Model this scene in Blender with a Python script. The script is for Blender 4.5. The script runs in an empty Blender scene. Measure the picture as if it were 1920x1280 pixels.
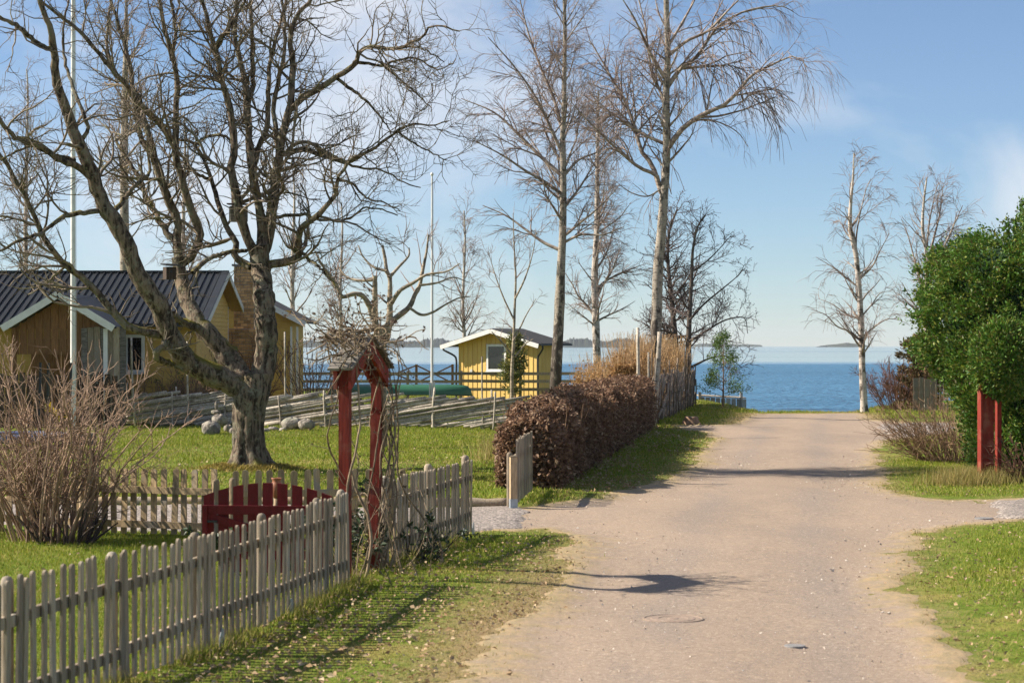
import bpy, math, random
import numpy as np
from mathutils import Vector

rng = np.random.default_rng(7)
random.seed(7)
scene = bpy.context.scene
C = scene.collection

# ------------------------------------------------------------------ camera, sky, sun, exposure
F, CX, HY, CH = 4000.0, 960.0, 648.0, 2.4          # focal length in photo pixels, optical axis, horizon row, eye height
cam_d = bpy.data.cameras.new('camera')
cam = bpy.data.objects.new('camera', cam_d); C.objects.link(cam)
cam.location = (0, 0, CH); cam.rotation_euler = (math.radians(90), 0, 0)
cam_d.sensor_width = 36; cam_d.lens = 36 * F / 1920; cam_d.shift_y = 8 / 1920
cam_d.clip_start = 0.1; cam_d.clip_end = 30000
cam_d.dof.use_dof = True; cam_d.dof.focus_distance = 55; cam_d.dof.aperture_fstop = 5.6
scene.camera = cam

ELEV = math.radians(36.5)
sx, sy = -0.9955, 0.095
SUN = Vector((sx * math.cos(ELEV), sy * math.cos(ELEV), math.sin(ELEV)))
w = bpy.data.worlds.new('World'); scene.world = w; w.use_nodes = True
nt = w.node_tree; N = nt.nodes; Lk = nt.links; N.clear()
wo = N.new('ShaderNodeOutputWorld'); bg = N.new('ShaderNodeBackground')
sky = N.new('ShaderNodeTexSky'); sky.sky_type = 'NISHITA'; sky.sun_disc = False
sky.sun_elevation = ELEV; sky.sun_rotation = math.atan2(sx, sy)
sky.air_density = 0.8; sky.dust_density = 0.0; sky.ozone_density = 6.0; sky.altitude = 0
tc = N.new('ShaderNodeTexCoord')
mp = N.new('ShaderNodeMapping'); mp.inputs['Scale'].default_value = (2.92, 2.92, 5.37); mp.inputs['Location'].default_value = (2.504, -2.762, 0.172)
nz = N.new('ShaderNodeTexNoise'); nz.inputs['Scale'].default_value = 2.1; nz.inputs['Detail'].default_value = 7; nz.inputs['Roughness'].default_value = 0.52
nz.inputs['Distortion'].default_value = 0.5
cr = N.new('ShaderNodeValToRGB'); cr.color_ramp.elements[0].position = 0.47; cr.color_ramp.elements[1].position = 0.72
cr.color_ramp.elements[0].color = (.06, .06, .06, 1); cr.color_ramp.elements[1].color = (0.75, 0.75, 0.75, 1)
mx = N.new('ShaderNodeMix'); mx.data_type = 'RGBA'; mx.inputs['B'].default_value = (7.6, 7.7, 8.0, 1)
Lk.new(tc.outputs['Generated'], mp.inputs['Vector']); Lk.new(mp.outputs['Vector'], nz.inputs['Vector'])
Lk.new(nz.outputs['Fac'], cr.inputs['Fac']); Lk.new(cr.outputs['Color'], mx.inputs['Factor'])
Lk.new(sky.outputs['Color'], mx.inputs['A']); Lk.new(mx.outputs['Result'], bg.inputs['Color'])
bg.inputs['Strength'].default_value = 0.062
Lk.new(bg.outputs['Background'], wo.inputs['Surface'])

sd = bpy.data.lights.new('sun', 'SUN'); sd.energy = 5.0; sd.angle = math.radians(0.53); sd.color = (1.0, 0.91, 0.78)
so = bpy.data.objects.new('sun', sd); C.objects.link(so); so.location = (-30, 20, 40)
so.rotation_euler = (-SUN).to_track_quat('-Z', 'Y').to_euler()
scene.view_settings.view_transform = 'Standard'; scene.view_settings.look = 'None'
scene.view_settings.exposure = 0.97; scene.view_settings.gamma = 1.0
scene.view_settings.use_curve_mapping = False

# ------------------------------------------------------------------ helpers
def P(x, y, d):
    """a point of the place, read off the photograph at distance d along the view"""
    return np.array([(x - CX) / F * d, d, CH - (y - HY) / F * d])
def G(x, y):
    d = CH * F / (y - HY)
    return ((x - CX) / F * d, d)

def sstep(a, b, x):
    t = np.clip((np.asarray(x, float) - a) / (b - a), 0, 1); return t * t * (3 - 2 * t)
SHX = [-200, 5, 8.3, 9.1, 12.2, 13.2, 15, 17, 200]; SHY = [113, 113, 99, 77.5, 77.5, 80, 85, 93, 100]
def hz(X, Y):
    X = np.asarray(X, float); Y = np.asarray(Y, float)
    z = 0.018 * np.sin(X * 1.3 + 0.4 * Y) + 0.015 * np.sin(Y * 0.9 - X * 0.7)
    return z - 1.5 * sstep(0, 7, Y - np.interp(X, SHX, SHY))

ORG = {}
def tag(o, label=None, cat=None, group=None, kind=None):
    if label: o['label'] = label
    if cat: o['category'] = cat
    if group: o['group'] = group
    if kind: o['kind'] = kind
    return o
def thing(name, label, cat, loc=(0, 0, 0), group=None):
    o = bpy.data.objects.new(name, None); C.objects.link(o); o.location = loc; o.empty_display_size = 0.2
    ORG[o.name] = np.array(loc, float)
    return tag(o, label, cat, group)
def link(name, me, parent=None, loc=None, rot=None):
    o = bpy.data.objects.new(name, me); C.objects.link(o)
    if parent is not None: o.parent = parent
    base = ORG[parent.name] if parent is not None else np.zeros(3)
    l = np.array(loc, float) if loc is not None else base
    o.location = l - base; ORG[o.name] = l
    if rot is not None: o.rotation_euler = rot
    return o
def mesh_np(name, V, faces, mat, smooth=False):
    """faces: list of (k, m) int arrays"""
    me = bpy.data.meshes.new(name)
    V = np.asarray(V, np.float32)
    me.vertices.add(len(V)); me.vertices.foreach_set('co', V.ravel())
    faces = [np.asarray(f, np.int32) for f in faces if len(f)]
    tot = sum(f.size for f in faces); npoly = sum(len(f) for f in faces)
    me.loops.add(tot); me.loops.foreach_set('vertex_index', np.concatenate([f.ravel() for f in faces]))
    me.polygons.add(npoly)
    sizes = np.concatenate([np.full(len(f), f.shape[1], np.int32) for f in faces])
    me.polygons.foreach_set('loop_start', np.concatenate([[0], np.cumsum(sizes)[:-1]]).astype(np.int32))
    me.polygons.foreach_set('use_smooth', np.full(npoly, bool(smooth)))
    me.update(calc_edges=True); me.validate()
    if mat is not None: me.materials.append(mat)
    return me
def obj(name, V, faces, mat, parent=None, smooth=False, org=None):
    """one mesh object from world coordinates"""
    o_ = np.array(org, float) if org is not None else (ORG[parent.name] if parent is not None else np.zeros(3))
    me = mesh_np(name, np.asarray(V, float) - o_, faces, mat, smooth)
    return link(name, me, parent, o_)
BF = np.array([[0, 3, 2, 1], [4, 5, 6, 7], [0, 1, 5, 4], [1, 2, 6, 5], [2, 3, 7, 6], [3, 0, 4, 7]])
def boxv(c, s, rz=0.0):
    x, y, z = np.array(s) / 2
    v = np.array([[-x, -y, -z], [x, -y, -z], [x, y, -z], [-x, y, -z], [-x, -y, z], [x, -y, z], [x, y, z], [-x, y, z]])
    cr_, sr_ = math.cos(rz), math.sin(rz)
    v = np.c_[v[:, 0] * cr_ - v[:, 1] * sr_, v[:, 0] * sr_ + v[:, 1] * cr_, v[:, 2]]
    return v + np.array(c)
def bar(a, b, wd, ht, up=(0, 0, 1)):
    """box-section bar from a to b: wd across, ht along up"""
    a = np.array(a, float); b = np.array(b, float); t = b - a; t /= np.linalg.norm(t)
    up = np.array(up, float); s = np.cross(t, up); s /= np.linalg.norm(s); u = np.cross(s, t)
    s = s * wd / 2; u = u * ht / 2
    return np.array([a - s - u, a + s - u, b + s - u, b - s - u, a - s + u, a + s + u, b + s + u, b - s + u])
def box(name, c, s, mat, parent, rz=0.0): return obj(name, boxv(c, s, rz), [BF], mat, parent)
def prism(poly, a, b):
    """extrude closed polygon (n,3) by vector b-a"""
    poly = np.array(poly, float); n = len(poly); V = np.r_[poly + np.array(a, float), poly + np.array(b, float)]
    q = np.array([[i, (i + 1) % n, n + (i + 1) % n, n + i] for i in range(n)])
    return V, [q, np.arange(n)[::-1][None], (np.arange(n) + n)[None]]

class Tubes:
    def __init__(s): s.g = {}
    def add(s, pts, rad, sides=4):
        pts = np.asarray(pts, float); rad = np.asarray(rad, float)
        if pts.ndim == 2: pts = pts[None]; rad = rad[None]
        s.g.setdefault((pts.shape[1], sides), []).append((pts, rad))
    def data(s):
        Vs, Fs, off = [], [], 0
        for (n, k), lst in s.g.items():
            p = np.concatenate([a for a, _ in lst]); r = np.concatenate([b for _, b in lst]); M = len(p)
            t = np.gradient(p, axis=1); t /= np.linalg.norm(t, axis=2, keepdims=True) + 1e-9
            ref = np.zeros_like(t); mt = np.abs(t.mean(1)); ax = mt.argmin(1); ref[np.arange(M), :, ax] = 1.0
            u = np.cross(t, ref); u /= np.linalg.norm(u, axis=2, keepdims=True) + 1e-9; v = np.cross(t, u)
            a = np.arange(k) * 2 * math.pi / k
            ring = p[:, :, None, :] + r[:, :, None, None] * (np.cos(a)[None, None, :, None] * u[:, :, None, :] + np.sin(a)[None, None, :, None] * v[:, :, None, :])
            V = ring.reshape(-1, 3)
            i = np.arange(n - 1)[:, None] * k + np.arange(k)[None]; j = np.arange(n - 1)[:, None] * k + (np.arange(k)[None] + 1) % k
            q = np.stack([i, j, j + k, i + k], -1).reshape(-1, 4)
            q = (q[None] + (np.arange(M) * n * k)[:, None, None]).reshape(-1, 4)
            Vs.append(V); Fs.append(q + off); off += len(V)
        return np.concatenate(Vs), Fs
    def build(s, name, mat, parent, smooth=True, org=None):
        V, Fc = s.data(); return obj(name, V, Fc, mat, parent, smooth, org)

def smooth_path(pts, n, jit=0.0):
    pts = np.asarray(pts, float); m = len(pts)
    if m < 3: t = np.linspace(0, 1, n)[:, None]; return pts[0] * (1 - t) + pts[-1] * t
    d = np.r_[0, np.cumsum(np.linalg.norm(np.diff(pts, axis=0), axis=1))]
    e = np.vstack([2 * pts[0] - pts[1], pts, 2 * pts[-1] - pts[-2]])
    out = []
    for s in np.linspace(0, d[-1], n):
        i = min(np.searchsorted(d, s, 'right') - 1, m - 2); u = (s - d[i]) / (d[i + 1] - d[i] + 1e-9)
        p0, p1, p2, p3 = e[i], e[i + 1], e[i + 2], e[i + 3]
        out.append(0.5 * (2 * p1 + (p2 - p0) * u + (2 * p0 - 5 * p1 + 4 * p2 - p3) * u * u + (3 * p1 - p0 - 3 * p2 + p3) * u ** 3))
    out = np.array(out)
    if jit: out[1:-1] += rng.normal(0, jit, out[1:-1].shape)
    return out
def unit(v): return v / (np.linalg.norm(v, axis=-1, keepdims=True) + 1e-9)
def spawn(par, prad, per_len, ang, ln, n, wander, bias, rf, rmin, tmin=0.15, tmax=1.0, tip=0.35, lin=0.0, r=None):
    """children on every parent branch; par (M,n,3). ln(L, t) gives lengths"""
    r = r or rng
    M, m, _ = par.shape
    seg = np.linalg.norm(np.diff(par, axis=1), axis=2); L = seg.sum(1)
    cnt = r.poisson(per_len * L * (tmax - tmin)); idx = np.repeat(np.arange(M), cnt); K = len(idx)
    if K == 0: return np.zeros((0, n, 3)), np.zeros((0, n)), idx
    t = r.uniform(tmin, tmax, K); f = t * (m - 1); i = np.minimum(f.astype(int), m - 2); u = (f - i)[:, None]
    p = par[idx, i] * (1 - u) + par[idx, i + 1] * u; T = unit(par[idx, i + 1] - par[idx, i])
    r0 = prad[idx, i] * (1 - u[:, 0]) + prad[idx, i + 1] * u[:, 0]
    q = r.normal(size=(K, 3)); q -= (q * T).sum(1, keepdims=True) * T; q = unit(q)
    a = np.radians(r.normal(ang[0], ang[1], K))[:, None]
    d = unit(np.cos(a) * T + np.sin(a) * q)
    length = ln(L[idx], t) * r.uniform(0.6, 1.25, K); st = (length / (n - 1))[:, None]
    pts = np.zeros((K, n, 3)); pts[:, 0] = p
    b = np.array(bias, float)
    for k in range(1, n):
        d = unit(d + r.normal(0, wander, (K, 3)) + b * (1 + lin * k))
        pts[:, k] = pts[:, k - 1] + d * st
    rr = np.maximum(np.minimum(r0 * rf, 0.02 * length + rmin), rmin)
    rad = rr[:, None] * np.linspace(1, tip, n)[None]
    return pts, rad, idx

# ------------------------------------------------------------------ materials
def nodes(name):
    m = bpy.data.materials.new(name); m.use_nodes = True
    t = m.node_tree; b = t.nodes['Principled BSDF']
    return m, t.nodes, t.links, b
def mixc(n, l, fac, a, b, mode='MIX'):
    x = n.new('ShaderNodeMix'); x.data_type = 'RGBA'; x.blend_type = mode
    for s, v in (('Factor', fac), ('A', a), ('B', b)):
        i = [q for q in x.inputs if q.name == s and (q.type == ('VALUE' if s == 'Factor' else 'RGBA'))][0]
        if hasattr(v, 'is_output'): l.new(v, i)
        elif s == 'Factor': i.default_value = v
        else: i.default_value = (*v, 1)
    return [o for o in x.outputs if o.type == 'RGBA'][0]
def noise(n, l, vec, scale, detail=4, rough=0.55, stretch=None, dist=0.0):
    if stretch is not None:
        mpp = n.new('ShaderNodeMapping'); mpp.inputs['Scale'].default_value = stretch; l.new(vec, mpp.inputs['Vector']); vec = mpp.outputs['Vector']
    x = n.new('ShaderNodeTexNoise'); x.inputs['Scale'].default_value = scale; x.inputs['Detail'].default_value = detail
    x.inputs['Roughness'].default_value = rough; x.inputs['Distortion'].default_value = dist; l.new(vec, x.inputs['Vector'])
    return x.outputs['Fac']
def ramp(n, l, fac, lo, hi):
    x = n.new('ShaderNodeMapRange'); x.interpolation_type = 'SMOOTHSTEP'
    x.inputs['From Min'].default_value = lo; x.inputs['From Max'].default_value = hi; l.new(fac, x.inputs['Value'])
    return x.outputs['Result']
def bump(n, l, b, h, strength, dist=0.02):
    x = n.new('ShaderNodeBump'); x.inputs['Strength'].default_value = strength; x.inputs['Distance'].default_value = dist
    l.new(h, x.inputs['Height']); l.new(x.outputs['Normal'], b.inputs['Normal']); return x
def coords(n, l, objrand=True):
    t = n.new('ShaderNodeTexCoord')
    if not objrand: return t.outputs['Object']
    oi = n.new('ShaderNodeObjectInfo'); v = n.new('ShaderNodeVectorMath'); v.operation = 'MULTIPLY_ADD'
    cb = n.new('ShaderNodeCombineXYZ'); 
    for k in range(3): l.new(oi.outputs['Random'], cb.inputs[k])
    l.new(cb.outputs['Vector'], v.inputs[0]); v.inputs[1].default_value = (17, 31, 23); l.new(t.outputs['Object'], v.inputs[2])
    return v.outputs['Vector']
def bright(n, l, col, src, lo, hi):
    """multiply col by a value running lo..hi with src (0..1)"""
    x = n.new('ShaderNodeMapRange'); x.inputs['To Min'].default_value = lo; x.inputs['To Max'].default_value = hi; l.new(src, x.inputs['Value'])
    v = n.new('ShaderNodeVectorMath'); v.operation = 'SCALE'; l.new(col, v.inputs[0]); l.new(x.outputs['Result'], v.inputs['Scale'])
    return v.outputs['Vector']
def pmat(name, c1, c2, scale=6, stretch=None, rough=0.8, bmp=0.3, bd=0.01, objvar=None, islvar=None, c3=None, s3=1.5, lo=0.35, hi=0.65, spec=0.3, detail=5, metallic=0, trans=0.0):
    m, n, l, b = nodes(name)
    v = coords(n, l); f = noise(n, l, v, scale, detail, stretch=stretch)
    col = mixc(n, l, ramp(n, l, f, lo, hi), c1, c2)
    if c3 is not None: col = mixc(n, l, ramp(n, l, noise(n, l, v, s3, 3), 0.5, 0.72), col, c3)
    if objvar: col = bright(n, l, col, n_obj(n), *objvar)
    if islvar:
        g = n.new('ShaderNodeNewGeometry'); col = bright(n, l, col, g.outputs['Random Per Island'], *islvar)
    l.new(col, b.inputs['Base Color']); b.inputs['Roughness'].default_value = rough; b.inputs['Specular IOR Level'].default_value = spec
    b.inputs['Metallic'].default_value = metallic
    if bmp: bump(n, l, b, f, bmp, bd)
    if trans:
        tr = n.new('ShaderNodeBsdfTranslucent'); l.new(col, tr.inputs['Color']); ms = n.new('ShaderNodeMixShader'); ms.inputs[0].default_value = trans
        l.new(b.outputs['BSDF'], ms.inputs[1]); l.new(tr.outputs['BSDF'], ms.inputs[2]); l.new(ms.outputs['Shader'], n['Material Output'].inputs['Surface'])
    return m
def n_obj(n): return n.new('ShaderNodeObjectInfo').outputs['Random']

def leafmat(name, cols, rough=0.6, trans=0.3, spec=0.25):
    """each leaf its own colour out of a short list"""
    m, n, l, b = nodes(name)
    g = n.new('ShaderNodeNewGeometry'); r = n.new('ShaderNodeValToRGB'); e = r.color_ramp.elements
    while len(e) < len(cols): e.new(0.5)
    for i, c in enumerate(cols): e[i].position = i / (len(cols) - 1); e[i].color = (*c, 1)
    l.new(g.outputs['Random Per Island'], r.inputs['Fac']); l.new(r.outputs['Color'], b.inputs['Base Color'])
    b.inputs['Roughness'].default_value = rough; b.inputs['Specular IOR Level'].default_value = spec
    if trans:
        tr = n.new('ShaderNodeBsdfTranslucent'); l.new(r.outputs['Color'], tr.inputs['Color']); ms = n.new('ShaderNodeMixShader'); ms.inputs[0].default_value = trans
        l.new(b.outputs['BSDF'], ms.inputs[1]); l.new(tr.outputs['BSDF'], ms.inputs[2]); l.new(ms.outputs['Shader'], n['Material Output'].inputs['Surface'])
    return m

M = {}
M['wood'] = pmat('weathered_wood', (.38, .31, .225), (.26, .205, .145), 9, (6, 6, .6), .85, .5, .006, objvar=(.6, 1.2), c3=(.31, .28, .23), s3=2.5)
M['wood2'] = pmat('tan_wood', (.46, .34, .20), (.30, .22, .13), 9, (6, 6, .6), .85, .35, .004, objvar=(.75, 1.15), c3=(.28, .25, .21), s3=2.5)
M['woodend'] = pmat('cut_wood', (.36, .29, .2), (.26, .2, .13), 14, None, .85, .2, .003, objvar=(.85, 1.1))
M['pole'] = pmat('silvery_pole', (.56, .49, .40), (.32, .275, .22), 5, (5, 5, 5), .85, .5, .008, objvar=(.65, 1.2), c3=(.16, .13, .10), s3=3)
M['poleshade'] = pmat('shaded_pole', (.25, .19, .14), (.13, .10, .075), 5, (5, 5, 5), .85, .5, .008, objvar=(.6, 1.3))  # darker pole colour, the shaded side of the stake fence painted in
M['red'] = pmat('red_paint', (.235, .030, .016), (.155, .018, .011), 7, (6, 6, .6), .8, .5, .006, objvar=(.85, 1.1), c3=(.27, .085, .055), s3=4)
M['redgate'] = pmat('dark_red_paint', (.17, .012, .012), (.12, .009, .009), 5, (5, 5, .7), .7, .2, .004, objvar=(.8, 1.15))
M['greyboard'] = pmat('grey_board', (.22, .2, .17), (.10, .09, .075), 6, (1, 6, 6), .9, .4, .006, objvar=(.8, 1.1))
M['darkboard'] = pmat('dark_board', (.075, .05, .035), (.04, .028, .022), 6, (6, 6, .6), .85, .3, .005, objvar=(.6, 1.3), c3=(.11, .085, .06), s3=2)
M['yellow'] = pmat('yellow_house_paint', (.58, .38, .10), (.52, .33, .085), 4, (.5, .5, 3), .7, .12, .004, objvar=(.93, 1.04))
M['shed'] = pmat('yellow_shed_paint', (.70, .48, .15), (.64, .42, .125), 4, (3, 3, .4), .7, .12, .004, objvar=(.93, 1.04))
M['porch'] = pmat('brown_porch_wood', (.26, .13, .05), (.17, .08, .03), 6, (5, 5, .6), .75, .2, .005, objvar=(.85, 1.1))
M['soffit'] = pmat('soffit_wood', (.34, .21, .09), (.27, .16, .07), 5, (5, 1, 5), .75, .1, .003)
M['white'] = pmat('white_paint', (.74, .73, .70), (.66, .65, .62), 5, None, .5, .1, .003)
M['offwhite'] = pmat('grey_white_paint', (.56, .55, .52), (.48, .47, .45), 5, None, .55, .1, .003)
M['roof'] = pmat('roof_sheet', (.022, .026, .031), (.017, .020, .024), 1.2, None, .6, .0, objvar=(.8, 1.2), spec=.25)
M['felt'] = pmat('roof_felt', (.05, .05, .052), (.035, .035, .037), 12, None, .85, .2, .003)
M['brick'] = pmat('yellow_brick', (.62, .38, .17), (.50, .28, .115), 9, None, .9, .4, .006, objvar=(.6, 1.2))
M['mortar'] = pmat('mortar', (.30, .26, .22), (.24, .2, .17), 18, None, .95, .3, .004)
M['iron'] = pmat('black_iron', (.015, .016, .018), (.022, .022, .022), 8, None, .5, .05, .002, spec=.5)
M['zinc'] = pmat('galvanised_metal', (.42, .46, .49), (.33, .37, .4), 10, None, .45, .1, .002, metallic=.5)
M['hull'] = pmat('green_hull', (.035, .14, .075), (.028, .115, .06), 2.5, (.4, 3, 3), .38, .05, .003, spec=.5, c3=(.05, .15, .09), s3=1.2)
M['hulltrim'] = pmat('dark_green_trim', (.015, .06, .035), (.012, .05, .03), 3, None, .5, .0)
M['stone'] = pmat('granite', (.33, .29, .24), (.15, .13, .11), 9, None, .9, .8, .05, c3=(.30, .29, .22), s3=2.5)
M['terra'] = pmat('terracotta', (.33, .13, .06), (.25, .09, .045), 7, None, .5, .15, .004, spec=.4)
M['glass'] = pmat('dark_window_glass', (.012, .014, .016), (.018, .02, .022), 2, None, .06, .0, spec=.6)
M['manhole'] = pmat('rusty_cast_iron', (.31, .235, .18), (.24, .18, .14), 30, None, .85, .5, .006)
M['plate'] = pmat('grey_steel_plate', (.26, .25, .24), (.19, .18, .175), 20, None, .7, .3, .004)
M['blue'] = pmat('blue_grey_vinyl', (.13, .15, .24), (.10, .12, .2), 3, None, .45, .1, .004)
M['barkpale'] = pmat('pale_smooth_bark', (.40, .33, .24), (.20, .16, .115), 9, (1, 1, 2.5), .85, .4, .01, c3=(.12, .10, .08), s3=4)
M['shrub'] = pmat('tan_stem', (.40, .27, .185), (.24, .155, .105), 5, (1, 1, .5), .8, .2, .003, islvar=(.6, 1.25))
M['shrubdark'] = pmat('dark_stem', (.07, .05, .042), (.045, .033, .028), 5, None, .85, .1, .003, islvar=(.6, 1.4))
M['shrubred'] = pmat('red_brown_stem', (.16, .075, .05), (.11, .055, .04), 5, None, .85, .1, .003, islvar=(.6, 1.4))
M['shrubbrown'] = pmat('brown_stem', (.27, .17, .10), (.18, .11, .07), 5, None, .85, .1, .003, islvar=(.55, 1.4))
M['vine'] = pmat('vine_stem', (.31, .235, .15), (.17, .125, .085), 7, None, .85, .3, .004, islvar=(.6, 1.2))
M['golden'] = pmat('golden_stem', (.48, .32, .17), (.34, .21, .10), 5, None, .85, .1, .003, islvar=(.6, 1.3))
M['twigbirch'] = pmat('birch_twig', (.29, .22, .19), (.20, .15, .13), 3, None, .8, .0, islvar=(.7, 1.3))
M['twigalder'] = pmat('alder_twig', (.15, .11, .10), (.10, .075, .068), 3, None, .85, .0, islvar=(.7, 1.3))
M['twigoak'] = pmat('oak_twig', (.23, .18, .13), (.13, .10, .075), 4, None, .85, .0, islvar=(.6, 1.3), c3=(.17, .16, .09), s3=3)
M['beech'] = leafmat('dead_beech_leaf', [(.11, .06, .038), (.21, .12, .072), (.30, .18, .11), (.16, .088, .055), (.44, .30, .19)], .6, .3)
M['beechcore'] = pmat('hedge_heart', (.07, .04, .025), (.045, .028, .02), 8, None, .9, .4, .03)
M['goldleaf'] = leafmat('golden_dead_leaf', [(.30, .16, .06), (.42, .25, .10), (.36, .2, .08), (.24, .13, .05)], .6, .25)
M['yew'] = leafmat('yew_spray', [(.03, .085, .012), (.065, .155, .02), (.12, .235, .028), (.045, .11, .015), (.26, .27, .045), (.08, .18, .022), (.12, .085, .03)], .5, .25, .3)
M['juniper'] = leafmat('juniper_spray', [(.09, .12, .03), (.14, .16, .045), (.22, .20, .055), (.08, .10, .03)], .6, .2)
M['pine'] = leafmat('pine_needle', [(.09, .17, .03), (.13, .21, .04), (.07, .13, .035), (.18, .23, .05)], .6, .2)
M['browncon'] = leafmat('browned_conifer', [(.16, .10, .045), (.11, .085, .035), (.20, .13, .06), (.08, .09, .03)], .7, .2)
M['litter'] = leafmat('fallen_leaf', [(.42, .30, .17), (.30, .19, .10), (.5, .4, .26), (.24, .14, .075)], .8, .1)
M['vineleaf'] = leafmat('shrivelled_leaf', [(.06, .035, .025), (.11, .07, .045), (.17, .12, .08), (.05, .03, .025)], .8, .2)
M['evergreen'] = leafmat('dark_evergreen_leaf', [(.025, .05, .02), (.04, .075, .025), (.03, .06, .02), (.30, .25, .17)], .45, .15, .4)
M['forsythia'] = leafmat('yellow_flower', [(.75, .55, .02), (.7, .5, .02), (.12, .2, .03)], .6, .3)
M['moss'] = leafmat('moss_and_dry_grass', [(.32, .24, .05), (.22, .19, .04), (.40, .28, .09), (.16, .17, .03)], .9, .2)

def birch_bark(name, warm, ca=(.36, .315, .255), cb=(.20, .165, .13)):
    m, n, l, b = nodes(name)
    t = n.new('ShaderNodeTexCoord'); v = t.outputs['Object']
    big = noise(n, l, v, 3.2, 7, .7, (1.5, 1.5, .7)); fine = noise(n, l, v, 7, 5, .6, (1, 1, 5)); band = noise(n, l, v, 3, 3, .6, (.8, .8, 6))
    col = mixc(n, l, ramp(n, l, fine, .4, .7), ca, cb)
    col = mixc(n, l, ramp(n, l, band, .58, .70), col, (.07, .05, .04))
    sp = n.new('ShaderNodeSeparateXYZ'); l.new(v, sp.inputs[0])
    h = n.new('ShaderNodeMapRange'); h.inputs['From Min'].default_value = 0; h.inputs['From Max'].default_value = 7
    h.inputs['To Min'].default_value = .16 * warm; h.inputs['To Max'].default_value = 0; l.new(sp.outputs['Z'], h.inputs['Value'])
    ad = n.new('ShaderNodeMath'); ad.operation = 'ADD'; l.new(big, ad.inputs[0]); l.new(h.outputs['Result'], ad.inputs[1])
    col = mixc(n, l, ramp(n, l, ad.outputs[0], .52, .62), col, (.075, .06, .048))
    l.new(col, b.inputs['Base Color']); b.inputs['Roughness'].default_value = .8; b.inputs['Specular IOR Level'].default_value = .2
    bump(n, l, b, ad.outputs[0], .7, .04)
    return m
M['birch'] = birch_bark('birch_bark', 1.0); M['birchwhite'] = birch_bark('young_birch_bark', .25, (.52, .46, .40), (.36, .30, .25))
def limb_birch():
    return pmat('birch_limb_bark', (.42, .35, .28), (.18, .13, .11), 3, (1, 1, 3), .8, .2, .01, c3=(.11, .075, .06), s3=1.0)
M['birchlimb'] = limb_birch()
M['alder'] = pmat('alder_bark', (.13, .105, .085), (.075, .06, .05), 4, (1, 1, .6), .9, .4, .02)

def oak_bark():
    m, n, l, b = nodes('oak_bark')
    t = n.new('ShaderNodeTexCoord'); v = t.outputs['Object']
    ridge = noise(n, l, v, 11, 6, .65, (1, 1, .26), .6); pat = noise(n, l, v, 2.3, 6, .7); spot = noise(n, l, v, 11, 4, .7)
    col = mixc(n, l, ramp(n, l, ridge, .40, .60), (.042, .03, .023), (.25, .19, .135))
    col = mixc(n, l, ramp(n, l, pat, .50, .66), col, (.20, .185, .135))
    lich = n.new('ShaderNodeMath'); lich.operation = 'MULTIPLY'; l.new(ramp(n, l, spot, .52, .66), lich.inputs[0]); lich.inputs[1].default_value = .7
    col = mixc(n, l, lich.outputs[0], col, (.26, .26, .18))
    g = n.new('ShaderNodeNewGeometry'); sp = n.new('ShaderNodeSeparateXYZ'); l.new(g.outputs['Normal'], sp.inputs[0])
    mo = n.new('ShaderNodeMath'); mo.operation = 'MULTIPLY'
    l.new(ramp(n, l, sp.outputs['Z'], .25, .8), mo.inputs[0]); l.new(ramp(n, l, noise(n, l, v, 1.4, 4), .46, .6), mo.inputs[1])
    col = mixc(n, l, mo.outputs[0], col, (.17, .15, .022))
    l.new(col, b.inputs['Base Color']); b.inputs['Roughness'].default_value = .9; b.inputs['Specular IOR Level'].default_value = .15
    bump(n, l, b, ridge, 1.0, .09)
    return m
M['oak'] = oak_bark()

def ground_mat():
    m, n, l, b = nodes('lawn_and_soil')
    t = n.new('ShaderNodeTexCoord'); v = t.outputs['Object']
    at = n.new('ShaderNodeAttribute'); at.attribute_name = 'dry'
    f1 = noise(n, l, v, .55, 5, .6); f2 = noise(n, l, v, 5, 5, .65); f3 = noise(n, l, v, 28, 4, .7)
    col = mixc(n, l, ramp(n, l, f2, .35, .65), (.10, .155, .014), (.17, .21, .028))
    col = mixc(n, l, ramp(n, l, f1, .48, .68), col, (.27, .24, .06))
    col = mixc(n, l, ramp(n, l, f3, .5, .75), col, (.05, .06, .02))
    ad = n.new('ShaderNodeMath'); ad.operation = 'MULTIPLY_ADD'; l.new(f2, ad.inputs[0]); ad.inputs[1].default_value = .7; l.new(at.outputs['Fac'], ad.inputs[2])
    col = mixc(n, l, ramp(n, l, ad.outputs[0], .62, 1.15), col, mixc(n, l, ramp(n, l, f3, .4, .65), (.30, .22, .11), (.20, .15, .08)))
    l.new(col, b.inputs['Base Color']); b.inputs['Roughness'].default_value = .95; b.inputs['Specular IOR Level'].default_value = .1
    bump(n, l, b, f3, .8, .03)
    return m
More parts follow.
